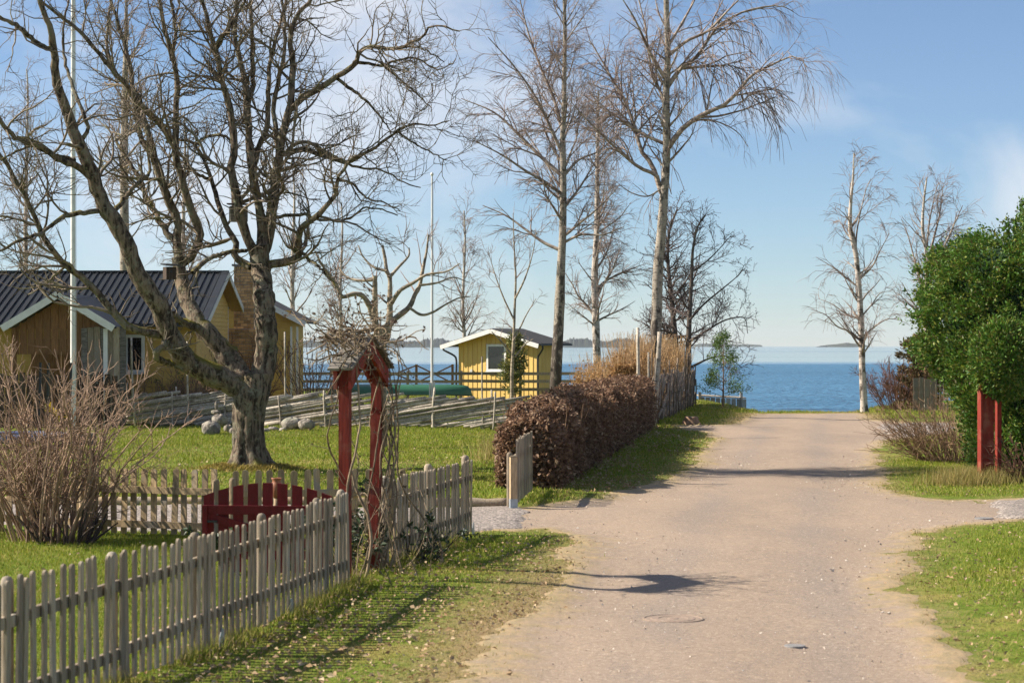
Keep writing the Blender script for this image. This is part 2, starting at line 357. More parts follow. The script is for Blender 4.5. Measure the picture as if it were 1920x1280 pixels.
def road_mat():
    m, n, l, b = nodes('packed_dirt_road')
    t = n.new('ShaderNodeTexCoord'); v = t.outputs['Object']
    at = n.new('ShaderNodeAttribute'); at.attribute_name = 'edge'
    f1 = noise(n, l, v, .5, 5, .6, (1.6, .45, 1)); f2 = noise(n, l, v, 3.2, 6, .7); f3 = noise(n, l, v, 60, 3, .8); f4 = noise(n, l, v, 9, 5, .7, (1, .4, 1)); f5 = noise(n, l, v, 22, 4, .8)
    col = mixc(n, l, ramp(n, l, f1, .38, .66), (.345, .26, .19), (.285, .22, .168))
    col = mixc(n, l, ramp(n, l, f2, .5, .72), col, (.39, .29, .20))
    col = mixc(n, l, ramp(n, l, f4, .57, .74), col, (.27, .215, .175))
    tk = n.new('ShaderNodeAttribute'); tk.attribute_name = 'track'; tm = n.new('ShaderNodeMath'); tm.operation = 'MULTIPLY'; l.new(tk.outputs['Fac'], tm.inputs[0]); l.new(ramp(n, l, f1, .2, .6), tm.inputs[1])
    col = mixc(n, l, tm.outputs[0], col, (.25, .205, .172))
    vo = n.new('ShaderNodeTexVoronoi'); vo.inputs['Scale'].default_value = 38; l.new(v, vo.inputs['Vector'])
    pb = n.new('ShaderNodeMath'); pb.operation = 'LESS_THAN'; l.new(vo.outputs['Distance'], pb.inputs[0]); pb.inputs[1].default_value = .16
    sel = n.new('ShaderNodeSeparateColor'); l.new(vo.outputs['Color'], sel.inputs[0])
    pk = n.new('ShaderNodeMath'); pk.operation = 'MULTIPLY'; l.new(pb.outputs[0], pk.inputs[0]); l.new(ramp(n, l, sel.outputs[0], .72, .9), pk.inputs[1])
    col = mixc(n, l, ramp(n, l, f5, .52, .68), col, (.20, .155, .118)); col = mixc(n, l, ramp(n, l, f5, .46, .34), col, (.46, .365, .28))
    col = mixc(n, l, pk.outputs[0], col, (.62, .57, .5))
    col = mixc(n, l, ramp(n, l, f3, .35, .8), col, mixc(n, l, .5, col, (.2, .155, .12)))
    ad = n.new('ShaderNodeMath'); ad.operation = 'MULTIPLY_ADD'; l.new(f2, ad.inputs[0]); ad.inputs[1].default_value = -1.1; l.new(at.outputs['Fac'], ad.inputs[2])
    e = ramp(n, l, ad.outputs[0], -.62, -.05)
    col = mixc(n, l, e, mixc(n, l, ramp(n, l, f4, .4, .6), (.37, .27, .15), (.27, .215, .12)), col)
    l.new(col, b.inputs['Base Color']); b.inputs['Roughness'].default_value = .9; b.inputs['Specular IOR Level'].default_value = .2
    bump(n, l, b, f5, .6, .02)
    return m
def gravel_mat():
    m, n, l, b = nodes('crushed_stone')
    t = n.new('ShaderNodeTexCoord'); v = t.outputs['Object']
    vo = n.new('ShaderNodeTexVoronoi'); vo.inputs['Scale'].default_value = 26; l.new(v, vo.inputs['Vector'])
    sel = n.new('ShaderNodeSeparateColor'); l.new(vo.outputs['Color'], sel.inputs[0])
    col = mixc(n, l, sel.outputs[0], (.22, .185, .16), (.46, .39, .335))
    col = mixc(n, l, ramp(n, l, vo.outputs['Distance'], .35, .75), col, (.12, .1, .085))
    l.new(col, b.inputs['Base Color']); b.inputs['Roughness'].default_value = .9
    bump(n, l, b, vo.outputs['Distance'], -.8, .03)
    return m
def sea_mat():
    m, n, l, b = nodes('sea_water')
    g = n.new('ShaderNodeNewGeometry'); v = g.outputs['Position']
    sp = n.new('ShaderNodeSeparateXYZ'); l.new(v, sp.inputs[0])
    st = noise(n, l, v, .012, 4, .55, (.12, 1, 1))
    wob = n.new('ShaderNodeMath'); wob.operation = 'MULTIPLY_ADD'; l.new(st, wob.inputs[0]); wob.inputs[1].default_value = -120; l.new(sp.outputs['Y'], wob.inputs[2])
    calm = n.new('ShaderNodeMapRange'); calm.interpolation_type = 'SMOOTHSTEP'; calm.inputs['From Min'].default_value = 255; calm.inputs['From Max'].default_value = 330
    calm.inputs['To Min'].default_value = 1; calm.inputs['To Max'].default_value = 0; l.new(wob.outputs[0], calm.inputs['Value'])
    streak = ramp(n, l, noise(n, l, v, .02, 3, .5, (.08, .35, 1)), .56, .68)
    mxm = n.new('ShaderNodeMath'); mxm.operation = 'MAXIMUM'; l.new(calm.outputs['Result'], mxm.inputs[0])
    sc_ = n.new('ShaderNodeMath'); sc_.operation = 'MULTIPLY'; l.new(streak, sc_.inputs[0]); sc_.inputs[1].default_value = .35; l.new(sc_.outputs[0], mxm.inputs[1])
    pat = ramp(n, l, noise(n, l, v, .05, 5, .65, (.22, 1, 1)), .35, .65)
    l.new(mixc(n, l, pat, (.034, .12, .21), (.05, .155, .26)), b.inputs['Base Color'])
    w1 = noise(n, l, v, .8, 3, .6, (.8, .75, 1)); w2 = noise(n, l, v, 2.2, 2, .6, (1, .8, 1))
    a = n.new('ShaderNodeMath'); a.operation = 'MULTIPLY_ADD'; l.new(w2, a.inputs[0]); a.inputs[1].default_value = .35; l.new(w1, a.inputs[2])
    bm = bump(n, l, b, a.outputs[0], 1, 1.1)
    k = n.new('ShaderNodeMath'); k.operation = 'MULTIPLY_ADD'; l.new(mxm.outputs[0], k.inputs[0]); k.inputs[1].default_value = .85; k.inputs[2].default_value = .04
    l.new(k.outputs[0], bm.inputs['Strength'])
    rg = n.new('ShaderNodeMapRange'); rg.inputs['To Min'].default_value = .06; rg.inputs['To Max'].default_value = .28; l.new(mxm.outputs[0], rg.inputs['Value']); l.new(rg.outputs['Result'], b.inputs['Roughness'])
    sg = n.new('ShaderNodeMapRange'); sg.inputs['To Min'].default_value = .5; sg.inputs['To Max'].default_value = .3; l.new(mxm.outputs[0], sg.inputs['Value']); l.new(sg.outputs['Result'], b.inputs['Specular IOR Level'])
    b.inputs['IOR'].default_value = 1.33
    return m
M['ground'] = ground_mat(); M['road'] = road_mat(); M['gravel'] = gravel_mat(); M['sea'] = sea_mat()
M['grass'] = leafmat('grass_blade', [(.115, .18, .012), (.175, .245, .018), (.23, .275, .026), (.34, .325, .05), (.14, .21, .014), (.46, .375, .13)], .7, .3, .2)
M['straw'] = leafmat('dry_grass_blade', [(.40, .30, .12), (.30, .24, .08), (.24, .24, .06), (.48, .38, .18)], .8, .3, .2)
M['island'] = pmat('wooded_shore', (.03, .045, .03), (.05, .06, .04), .05, None, .9, .0)

# ------------------------------------------------------------------ ground, road, gravel, sea, far shores
ROADPX = [(700, 1500), (850, 1288), (925, 1215), (1010, 1150), (1062, 1098), (1085, 1045), (1072, 1004), (1010, 990), (955, 993), (895, 992), (893, 968), (950, 957),
          (1010, 949), (1120, 931), (1230, 906), (1290, 884), (1318, 852), (1340, 824), (1322, 809), (1272, 804), (1272, 797), (1340, 798), (1392, 788), (1418, 774),
          (1612, 775.5), (1640, 786), (1700, 792), (1780, 792), (1780, 813), (1702, 819), (1655, 826), (1640, 846), (1648, 880), (1656, 905), (1692, 931),
          (1762, 936), (1930, 932), (2300, 930), (2300, 978), (1930, 976), (1735, 992), (1716, 1003), (1705, 1050), (1690, 1085), (1702, 1120), (1730, 1152), (1770, 1192), (1812, 1240), (1852, 1285), (1990, 1500)]
RP = np.array([G(*p) for p in ROADPX])
RP = np.vstack([[RP[0][0] - .3, 2.0], RP, [RP[-1][0] + .3, 2.0]])
def poly_sd(X, Y, poly):
    """signed distance to polygon, positive inside"""
    p = np.c_[X, Y]; n = len(poly); d = np.full(len(p), 1e9); ins = np.zeros(len(p), bool)
    for i in range(n):
        a, b = poly[i], poly[(i + 1) % n]; e = b - a; q = p - a
        t = np.clip((q @ e) / (e @ e + 1e-12), 0, 1); d = np.minimum(d, np.linalg.norm(q - t[:, None] * e, axis=1))
        c = (a[1] > p[:, 1]) != (b[1] > p[:, 1])
        ins ^= c & (p[:, 0] < (b[0] - a[0]) * (p[:, 1] - a[1]) / (b[1] - a[1] + 1e-12) + a[0])
    return np.where(ins, d, -d)
def vnoise(X, Y, s, seed):
    r = np.random.default_rng(seed); out = 0
    for k in range(6):
        a = r.uniform(0, 6.28); f = s * r.uniform(.5, 2.2); out = out + np.sin((X * math.cos(a) + Y * math.sin(a)) * f + r.uniform(0, 6.28))
    return out / 6
def wob(X, Y): return .22 * vnoise(X, Y, 1.3, 31) + .20 * vnoise(X, Y, 3.7, 32) + .14 * vnoise(X, Y, 9, 33) + .08 * vnoise(X, Y, 22, 34)
def road_sd(X, Y): return poly_sd(X, Y, RP) + wob(X, Y)
def inside_any(X, Y, polys):
    r = np.zeros(len(X), bool)
    for q in polys: r |= poly_sd(X, Y, np.array(q)) > 0
    return r
PATH = [(-9.5, 29.9), (-3.4, 27.1), (-.35, 27.7), (.15, 28.2), (.15, 31.6), (-.1, 32.0), (-9.5, 32.2)]
APRON = [G(1872, 937), G(1935, 933), G(2200, 932), G(2200, 975), G(1930, 974), G(1885, 968)]
LANE = [G(1650, 797), G(1705, 793), G(1780, 793), G(1780, 812), G(1705, 817), G(1668, 812)]

def grid(xs, ys):
    X, Y = np.meshgrid(xs, ys); nx, ny = len(xs), len(ys)
    i = (np.arange(ny - 1)[:, None] * nx + np.arange(nx - 1)[None]).ravel()
    return X.ravel(), Y.ravel(), np.stack([i, i + 1, i + 1 + nx, i + nx], 1)
def attr(o, name, vals):
    a = o.data.attributes.new(name, 'FLOAT', 'POINT'); a.data.foreach_set('value', np.asarray(vals, np.float32))
xs = np.r_[np.linspace(-140, -22, 14), np.arange(-20, 20, .3), np.linspace(21, 140, 14)]
ys = np.r_[np.linspace(-80, 8, 12), np.arange(9, 124, .3)]
X, Y, Q = grid(xs, ys)
Z = hz(X, Y)
sdv = road_sd(X, Y)
Z = Z - .035 * sstep(-.1, .5, sdv)
o = obj('ground', np.c_[X, Y, Z], [Q], M['ground'], smooth=True); tag(o, kind='structure')
vdry = np.clip(1 - (-sdv) / 1.1, 0, 1) * .55
vdry += .35 * np.exp(-((X - 0) ** 2 / 5 + (Y - 19) ** 2 / 22)) + .3 * sstep(62, 70, Y)
attr(o, 'dry', vdry)

xs = np.arange(-4.2, 14.5, .11); ys = np.r_[np.arange(2, 46, .11), np.arange(46, 84, .16)]
X, Y, Q = grid(xs, ys); s_ = road_sd(X, Y)
keep = (s_[Q] > -.45).any(1); Q = Q[keep]; used = np.unique(Q); re = -np.ones(len(X), int); re[used] = np.arange(len(used))
X, Y, s_ = X[used], Y[used], s_[used]
Z = hz(X, Y) - .035 * sstep(-.1, .5, s_) + .012 - .06 * sstep(.06, -.30, s_) + .02 * sstep(.3, 2, s_) + .006 * np.sin(X * 2.4) * np.sin(Y * .8)
o = obj('road', np.c_[X, Y, Z], [re[Q]], M['road'], smooth=True); tag(o, kind='structure'); attr(o, 'edge', s_)
ctr = np.interp(Y, [2, 15.2, 21.2, 27.3, 38, 63, 75.6], [.3, 1.67, 2.28, 3.0, 4.67, 8.2, 10.5]); attr(o, 'track', .75 * np.exp(-((np.abs(X - ctr + .15 * vnoise(X, Y, .5, 3)) - .78) / .34) ** 2))

def sheet(name, poly, dz, mat, step=.14):
    q = np.array(poly); x0, y0 = q.min(0) - .2; x1, y1 = q.max(0) + .2
    X, Y, Q = grid(np.arange(x0, x1, step), np.arange(y0, y1, step)); s = poly_sd(X, Y, q) + .7 * wob(X, Y)
    Q = Q[(s[Q] > -.3).any(1)]; u = np.unique(Q); re = -np.ones(len(X), int); re[u] = np.arange(len(u)); X, Y, s = X[u], Y[u], s[u]
    o = obj(name, np.c_[X, Y, hz(X, Y) + dz - .09 * sstep(.06, -.2, s)], [re[Q]], mat, smooth=True); return tag(o, kind='structure')
sheet('gravel_path', PATH, .012, M['gravel'])
sheet('gravel_drive', APRON, .024, M['gravel'])
sheet('gravel_lane', LANE, .024, M['gravel'])

o = obj('sea', [(-7000, 60, -.55), (7000, 60, -.55), (7000, 9000, -.55), (-7000, 9000, -.55)], [np.array([[0, 1, 2, 3]])], M['sea']); tag(o, kind='structure')

def island(name, x0, x1, ytop, d, label, seed):
    r = np.random.default_rng(seed); n = int((x1 - x0) * 1.2) + 8
    xs_ = np.linspace(x0, x1, n); prof = np.clip(np.minimum((xs_ - x0), (x1 - xs_)) / 40, 0, 1) ** .5
    h = prof * (HY - ytop) * (1 + .25 * np.sin(xs_ * .07 + seed) + .12 * np.sin(xs_ * .23)) * r.uniform(.72, 1.2, n)
    Xw = (xs_ - CX) / F * d; zt = np.maximum(h / F * d + CH, .3)
    V = []
    for off, k in ((0, 0), (15, 1), (120, .8), (200, 0)):
        V.append(np.c_[Xw, np.full(n, d + off), np.where(k > 0, (zt + .6) * k - .6, -.7)])
    V = np.concatenate(V); i = np.arange(n - 1)
    Fq = np.concatenate([np.stack([k * n + i, k * n + i + 1, (k + 1) * n + i + 1, (k + 1) * n + i], 1) for k in range(3)])
    o = obj(name, V, [Fq], M['island']); tag(o, kind='structure')
island('far_shore', 540, 1210, 637, 4200, '', 1)
island('far_shore', 1180, 1430, 644.5, 6000, '', 2)
island('far_shore', 1552, 1632, 644, 4800, '', 3)
island('far_shore', -400, 560, 640, 5200, '', 4)

# ------------------------------------------------------------------ picket fences
def picket_mesh(h, wd, th, mat, n=7):
    pr = [(-wd / 2, 0), (wd / 2, 0)]
    for k in range(n + 1):
        a = math.pi * k / n; pr.append((wd / 2 * math.cos(a), h - wd * .42 + wd * .42 * math.sin(a)))
    pl = np.array([[a, 0, b] for a, b in pr]); c = .004
    V, Fc = prism(pl, (0, -th / 2, 0), (0, th / 2, 0))
    return mesh_np('picket', V, Fc, mat)
def post_mesh(r, h, mat, dome=.05, k=12):
    rows = [(r, 0), (r, h - dome), (r * .9, h - dome * .5), (r * .6, h - dome * .12), (r * .12, h)]
    V = np.array([[q * math.cos(2 * math.pi * i / k), q * math.sin(2 * math.pi * i / k), z] for q, z in rows for i in range(k)])
    Fq = np.array([[j * k + i, j * k + (i + 1) % k, (j + 1) * k + (i + 1) % k, (j + 1) * k + i] for j in range(len(rows) - 1) for i in range(k)])
    return mesh_np('post', V, [Fq, (np.arange(k) + (len(rows) - 1) * k)[None]], mat, True)
def fence(label, A, B, h, mat, spacing=.155, wd=.066, th=.018, panel=1.8, railz=(.28, .70), rside=1, postr=.05, posth=1.0, feet=(), rail_w=.035, rail_h=.075, skew=0, sqpost=False, z0=.05, var=.012, postat=None):
    A = np.array(A, float); B = np.array(B, float); D = B - A; L = np.linalg.norm(D); u = D / L; v = np.array([-u[1], u[0]]) * rside; rz = math.atan2(u[1], u[0])
    t = thing('picket_fence', label, 'fence', (*A, 0))
    pm = picket_mesh(h, wd, th, mat); pm2 = picket_mesh(h * 1.012, wd * .96, th, mat); po = post_mesh(postr, posth, mat)
    s = 0.04; k = 0
    while s < L - .03:
        p = A + u * s
        link('picket', pm if random.random() < .6 else pm2, t, (p[0], p[1], hz(*p) + z0 + random.gauss(0, var * .6)), (random.gauss(0, .010), random.gauss(0, .016) + (random.choice((-.04, .04)) if random.random() < .06 else 0), rz + random.gauss(0, .03)))
        k += 1; s += spacing * (0.62 if (postat is None and k % 12 == 0) else 1) * random.uniform(.97, 1.03)
    ps = postat if postat is not None else list(np.arange(.0, L - .4, panel)) + [L]
    for i, s in enumerate(ps):
        p = A + u * s + v * (.022 / 2 + rail_w + postr + .004)
        link('post', po, t, (p[0], p[1], -.15 + random.uniform(-.02, .02)), (0, 0, random.random() * 6))
    prev = 0.0
    for a_, b_ in zip(ps[:-1], ps[1:]):
        for z in railz:
            p = A + u * (a_ + .004) + v * (.011 + rail_w / 2 + .001); q = A + u * (b_ - .004) + v * (.011 + rail_w / 2 + .001)
            obj('rail', bar((*p, z + random.gauss(0, .006)), (*q, z + random.gauss(0, .006)), rail_w, rail_h), [BF], mat, t)
    for s in feet:
        p = A + u * s - v * .016
        V, Fc = prism([(-.07, 0, -.03), (.07, 0, -.03), (.05, 0, .11), (.0, 0, .13), (-.05, 0, .06)], (0, -.004, 0), (0, .004, 0)); c_, s2 = math.cos(rz), math.sin(rz); V = np.c_[V[:, 0] * c_ - V[:, 1] * s2, V[:, 0] * s2 + V[:, 1] * c_, V[:, 2]] + [p[0], p[1], .02]; obj('post_foot', V, Fc, M['zinc'], t)
    return t
def FX(y): return -2.93 + .1785 * (y - 13.74)
fence('long grey weathered picket fence in the foreground, left of the red arch', (FX(11.4), 11.4), (FX(21.15), 21.15), .895, M['wood'], rside=1, feet=(5.75, 7.75), posth=1.11, postr=.042, railz=(.26, .72))
fence('short grey picket fence running from the red arch to the driveway', (FX(23.0), 23.0), (FX(27.35), 27.35), .91, M['wood'], rside=1, feet=(3.75, 4.36), posth=1.15, railz=(.26, .72), panel=2.2)
fence('tan picket fence with rails in front, beside the large bare shrub', (-8.3, 28.43), (-3.58, 26.30), .81, M['wood2'], spacing=.148, wd=.083, th=.022, railz=(.17, .595), rside=-1, postr=.045, posth=.93, postat=[.02, 1.9, 3.18, 3.31, 5.16], rail_w=.04, rail_h=.085)
fence('tan picket fence with rails in front, behind the open red gate', (-3.46, 26.27), (-1.0, 26.55), .80, M['wood2'], spacing=.148, wd=.083, th=.022, railz=(.17, .585), rside=-1, postr=.045, posth=.93, postat=[.02, 2.46], rail_w=.04, rail_h=.085)
fence('dark grey picket gate standing open at the end of the brown hedge', (.06, 31.75), (.34, 35.0), .95, M['wood'], rside=1, spacing=.15, panel=1.7, posth=.95, postr=.045, railz=(.3, .74))
t = thing('gate_post', 'square tan gate post on a metal foot beside the brown hedge', 'post', (.02, 31.45, 0))
box('shaft', (.02, 31.45, .45), (.10, .10, .62), M['wood2'], t, .2); box('metal_foot', (.02, 31.45, .07), (.108, .108, .15), M['zinc'], t, .2)
V, Fc = prism([(-.05, -.05, 0), (.05, -.05, 0), (.05, .05, .0), (-.05, .05, .0)], (.02, 31.45, .762), (.02, 31.45, .78)); obj('cap', V, Fc, M['woodend'], t)

def log(name, a, b, r, mat, parent=None, k=9, wob_=.1, label=None, cat=None):
    p = smooth_path([a, (np.array(a) + np.array(b)) / 2 + rng.normal(0, r * wob_ * 3, 3) * [1, 1, .4], b], 7); T = Tubes(); T.add(p, r * (1 + rng.normal(0, .05, 7)) * np.linspace(1.06, .92, 7), k)
    V, Fc = T.data(); n = len(V) // k; Fc = Fc + [np.arange(k)[::-1][None], (np.arange(k) + (n - 1) * k)[None]]
    return obj(name, V, Fc, mat, parent, True)
o = log('edging_log', (-8.2, 32.25, .05), (-4.2, 32.2, .05), .075, M['wood2']); tag(o, 'long tan edging log between lawn and gravel, seen through the tan fence', 'log', 'edging logs along the gravel')
o = log('edging_log', (-4.1, 32.2, .05), (-.75, 32.1, .05), .075, M['wood2']); tag(o, 'middle edging log behind the short grey fence', 'log', 'edging logs along the gravel')
o = log('edging_log', (-.7, 32.1, .05), (-.05, 32.05, .05), .075, M['wood']); tag(o, 'short edging log at the gravel beside the open picket gate', 'log', 'edging logs along the gravel')

# ------------------------------------------------------------------ red arch with gabled top, open red gate
Lp = np.array([-1.69, 21.6]); Rp = np.array([-1.475, 22.72]); RT = np.array([-1.43, 22.72])
au = unit(Rp - Lp); av = np.array([au[1], -au[0]]); arz = math.atan2(au[1], au[0])
t = thing('garden_arch', 'red wooden garden arch with gabled top, wrapped in a climbing vine', 'arch', (-1.56, 21.9, 0))
def lean_post(name, b, tp, z0, z1, wd, mat, par):
    v1 = boxv((b[0], b[1], z0), (wd, wd, 0), arz)[:4]; v2 = boxv((tp[0], tp[1], z1), (wd, wd, 0), arz)[4:]
    return obj(name, np.r_[v1, v2], [BF], mat, par)
lean_post('post', Lp, Lp, -.1, 2.16, .108, M['red'], t); lean_post('post', Rp, RT, -.1, 2.16, .108, M['red'], t)
pk = np.array([-1.555, 22.16, 2.45]); Lt = np.array([*Lp, 2.19]); Rt = np.array([*RT, 2.19])
for sgn in (-1, 1):
    off = np.array([*(av * .078 * sgn), 0])
    for e_, q in ((Lt, -1), (Rt, 1)):
        ex = np.array([*(au * .10 * q), -.04]); 
        poly = np.array([e_ + ex + [0, 0, -.19], e_ + ex, pk + [0, 0, .02], pk + [0, 0, -.13]])
        if q > 0: poly = poly[::-1]
        V, Fc = prism(poly, off - np.array([*(av * .018), 0]), off + np.array([*(av * .018), 0])); obj('gable_board', V, Fc, M['red'], t)
for e_, q in ((Lt, -1), (Rt, 1)):
    ex = np.array([*(au * .20 * q), -.075])
    for j, wv in enumerate((-.07, .07)):
        c = np.array([*(av * wv), .045 + .006 * (j % 2)])
        obj('roof_board', bar(e_ + ex + c, pk + c + np.array([*(au * .0), .0]), .120, .026, (0, 0, 1)), [BF], M['greyboard'], t)

gh = np.array([-1.82, 21.60]); ge = np.array([-3.14, 21.72]); gu = unit(ge - gh); gl = np.linalg.norm(ge - gh); grz = math.atan2(gu[1], gu[0])
t = thing('garden_gate', 'dark red board gate with arched top, swung open behind the grey fence', 'gate', (*gh, 0))
n = 9
for k in range(n):
    s = .055 + (gl - .11) * k / (n - 1); f = lambda q: .875 + .135 * (1 - ((q / gl - .5) * 2) ** 2)
    c = gh + gu * s; a = c - gu * .052; b = c + gu * .052
    poly = np.array([[*a, .10], [*b, .10], [*b, f(s + .052)], [*a, f(s - .052)]]); nv = np.array([-gu[1], gu[0], 0]) * .011
    V, Fc = prism(poly, -nv, nv); obj('board', V, Fc, M['redgate'], t)
gv = np.array([-gu[1], gu[0]]) ; 
if gv[1] > 0: gv = -gv
for z in (.28, .735):
    obj('rail', bar((*(gh + gv * .028), z), (*(ge + gv * .028), z), .032, .09), [BF], M['redgate'], t)
obj('brace', bar((*(gh + gv * .03), .33), (*(ge + gv * .03), .68), .028, .08), [BF], M['redgate'], t)
box('latch_post', (ge[0] + .02, ge[1] - .055, .47), (.05, .03, .62), M['redgate'], t); 
hb = box('latch', (ge[0] + .10, ge[1] - .075, .62), (.10, .02, .02), M['iron'], t)

def lathe(prof, c, k=20):
    prof = np.array(prof, float); a = np.arange(k) * 2 * math.pi / k
    V = np.stack([prof[:, 0:1] * np.cos(a), prof[:, 0:1] * np.sin(a), np.repeat(prof[:, 1:2], k, 1)], -1).reshape(-1, 3) + np.array(c)
    m = len(prof); Fq = np.array([[j * k + i, j * k + (i + 1) % k, (j + 1) * k + (i + 1) % k, (j + 1) * k + i] for j in range(m - 1) for i in range(k)])
    return V, [Fq, np.arange(k)[::-1][None], (np.arange(k) + (m - 1) * k)[None]]
pp = P(517, 900, 23.6)
o = log('stake', (pp[0], pp[1], -.05), (pp[0] + .01, pp[1], .72), .032, M['wood2']); tag(o, 'slim wooden stake under the terracotta jar', 'stake')
V, Fc = lathe([(.03, 0), (.045, .02), (.062, .07), (.068, .12), (.055, .17), (.045, .19), (.058, .215), (.062, .225), (.05, .225), (.04, .18)], (pp[0] + .01, pp[1], .715))
o = obj('jar', V, Fc, M['terra'], smooth=True); tag(o, 'small glazed terracotta jar on a stake behind the red gate', 'jar')

# ------------------------------------------------------------------ leaf and blade scatters
def leaves(P0, size, r, elong=1.8, normal=None, flat=0.0, fold=.25, dirs=None):
    """diamond leaves of two triangles; returns V, faces"""
    K = len(P0); d = unit(r.normal(size=(K, 3))) if dirs is None else dirs
    if normal is None: nn = unit(r.normal(size=(K, 3)))
    else: nn = unit(normal + r.normal(0, flat, (K, 3)))
    s = unit(np.cross(d, nn)); nn = unit(np.cross(s, d)); size = np.broadcast_to(size, (K,))[:, None]
    a = P0; c = P0 + d * size * elong; mid = P0 + d * size * elong * .45
    b1 = mid + s * size * .5 + nn * size * fold; b2 = mid - s * size * .5 + nn * size * fold
    V = np.stack([a, b1, c, b2], 1).reshape(-1, 3); i = np.arange(K)[:, None] * 4
    return V, [np.concatenate([i + [[0, 1, 2]], i + [[0, 2, 3]]], 0)]
def blades(X, Y, hgt, wd, r, lean=.5):
    K = len(X); z = hz(X, Y) - .01; a = r.uniform(0, 2 * math.pi, K); dx, dy = np.cos(a), np.sin(a); h = hgt * r.uniform(.5, 1.3, K); w_ = wd * r.uniform(.7, 1.3, K)
    b = r.uniform(0, 2 * math.pi, K); l_ = lean * h * r.uniform(.2, 1.4, K)
    p = np.c_[X, Y, z]; q = np.c_[dx * w_ / 2, dy * w_ / 2, np.zeros(K)]; tp = p + np.c_[np.cos(b) * l_, np.sin(b) * l_, h]
    V = np.stack([p - q, p + q, tp], 1).reshape(-1, 3); i = np.arange(K)[:, None] * 3
    return V, [i + [[0, 1, 2]]]
def scatter(x0, x1, y0, y1, dens, r):
    n = int((x1 - x0) * (y1 - y0) * dens); X = r.uniform(x0, x1, n); Y = r.uniform(y0, y1, n)
    s = road_sd(X, Y); ok = (s < r.normal(0.0, .10, n)) & (Y < np.interp(X, SHX, SHY) + .5)
    ok &= ~inside_any(X, Y, [PATH, APRON, LANE]); X, Y, s = X[ok], Y[ok], s[ok]
    return X, Y, s
r = np.random.default_rng(11)
GV, SV = [], []
for (x0, x1, y0, y1, dens, hh, ww) in [(-4.6, 1.6, 13.5, 28, 1500, .05, .011), (-8.6, -2.2, 19, 27.6, 1100, .055, .013), (3.4, 8.6, 13.5, 30, 1100, .05, .011),
                                       (-14, 1.0, 32, 63, 330, .07, .026), (.3, 6.5, 31.5, 50, 700, .06, .018), (5.4, 10.5, 34, 47, 700, .06, .018), (3, 12, 50, 96, 200, .08, .03), (-9, 6, 62, 100, 70, .12, .04), (12, 20, 70, 92, 150, .09, .035)]:
    X, Y, s = scatter(x0, x1, y0, y1, dens, r)
    edge = np.clip(1 + s / .9, 0, 1)                                  # 1 at the road's edge
    dry = vnoise(X, Y, 1.6, 3) * .9 + vnoise(X, Y, .5, 5) + edge * 1.7 - .42 + .5 * vnoise(X, Y, .22, 6) + 1.3 * np.exp(-((X + .2) ** 2 / 3.5 + (Y - 18) ** 2 / 20)) + .35 * sstep(50, 75, Y)
    isdry = r.uniform(-.9, .9, len(X)) < dry
    thin = r.uniform(0, 1, len(X)) < np.where(isdry, .55, 1) * (1 - .55 * edge)
    g = thin & ~isdry; d = thin & isdry
    GV.append(blades(X[g], Y[g], hh * (1 + .35 * vnoise(X[g], Y[g], 2.5, 9)), ww, r)); SV.append(blades(X[d], Y[d], hh * .7, ww, r, 1.2))
r2_ = np.random.default_rng(77); n_t = 9000; Yt = r2_.uniform(12, 27, n_t); Xt = FX(Yt) + r2_.normal(.02, .10, n_t); k_ = vnoise(Xt, Yt, 3.1, 4) > -.1; Xt, Yt = Xt[k_], Yt[k_]; h_ = r2_.uniform(0, 1, len(Xt)) < .35
GV.append(blades(Xt[~h_], Yt[~h_], .13, .010, r2_, .6)); SV.append(blades(Xt[h_], Yt[h_], .16, .009, r2_, .8))
n_t = 2600; Xt = r2_.normal(7.95, .35, n_t); Yt = r2_.normal(37.0, .35, n_t); SV.append(blades(Xt, Yt, .30, .012, r2_, .5)); Xt = r2_.normal(-.25, .25, 500); Yt = r2_.normal(46, 1.0, 500); SV.append(blades(Xt, Yt, .5, .015, r2_, .25))
def merge(lst):
    V, Fc, off = [], [], 0
    for v, f in lst:
        V.append(v); Fc += [q + off for q in f]; off += len(v)
    return np.concatenate(V), Fc
V, Fc = merge(GV); o = obj('grass', V, Fc, M['grass']); tag(o, 'short green grass of the lawn and road verges', 'grass', kind='stuff')
V, Fc = merge(SV); o = obj('dry_grass', V, Fc, M['straw']); tag(o, 'straw coloured dry grass along the road edges', 'grass', kind='stuff')
LP = []
for (x0, x1, y0, y1, dens, sz) in [(-2.6, 1.6, 13.5, 28, 130, .030), (3.4, 8.5, 13.5, 29, 38, .03), (-8, -2, 20, 26, 8, .03), (.2, 5, 32, 62, 14, .035), (-10, 1, 33, 60, 4, .04), (5.5, 10, 34, 46, 7, .03), (.6, 2.6, 34.5, 48, 60, .04), (1.6, 4.4, 48, 63, 45, .045), (-3.1, -.6, 14, 27, 60, .032)]:
    X, Y, s = scatter(x0, x1, y0, y1, dens, r); k = r.uniform(-1, 1, len(X)) < vnoise(X, Y, 1.2, 21) * 1.3 + .2; X, Y = X[k], Y[k]
    LP.append((np.c_[X, Y, hz(X, Y) + r.uniform(.01, .055, len(X))], sz * r.uniform(.6, 1.4, len(X))))
PTS = np.concatenate([a for a, _ in LP]); SZ = np.concatenate([b for _, b in LP])
dd = unit(np.c_[r.normal(size=(len(PTS), 2)), r.normal(0, .25, len(PTS))])
V, Fc = leaves(PTS, SZ, r, 1.5, np.array([[0, 0, 1.]]), .5, .3, dd); o = obj('fallen_leaves', V, Fc, M['litter']); tag(o, 'dry fallen leaves strewn over the grass verges', 'leaves', kind='stuff')

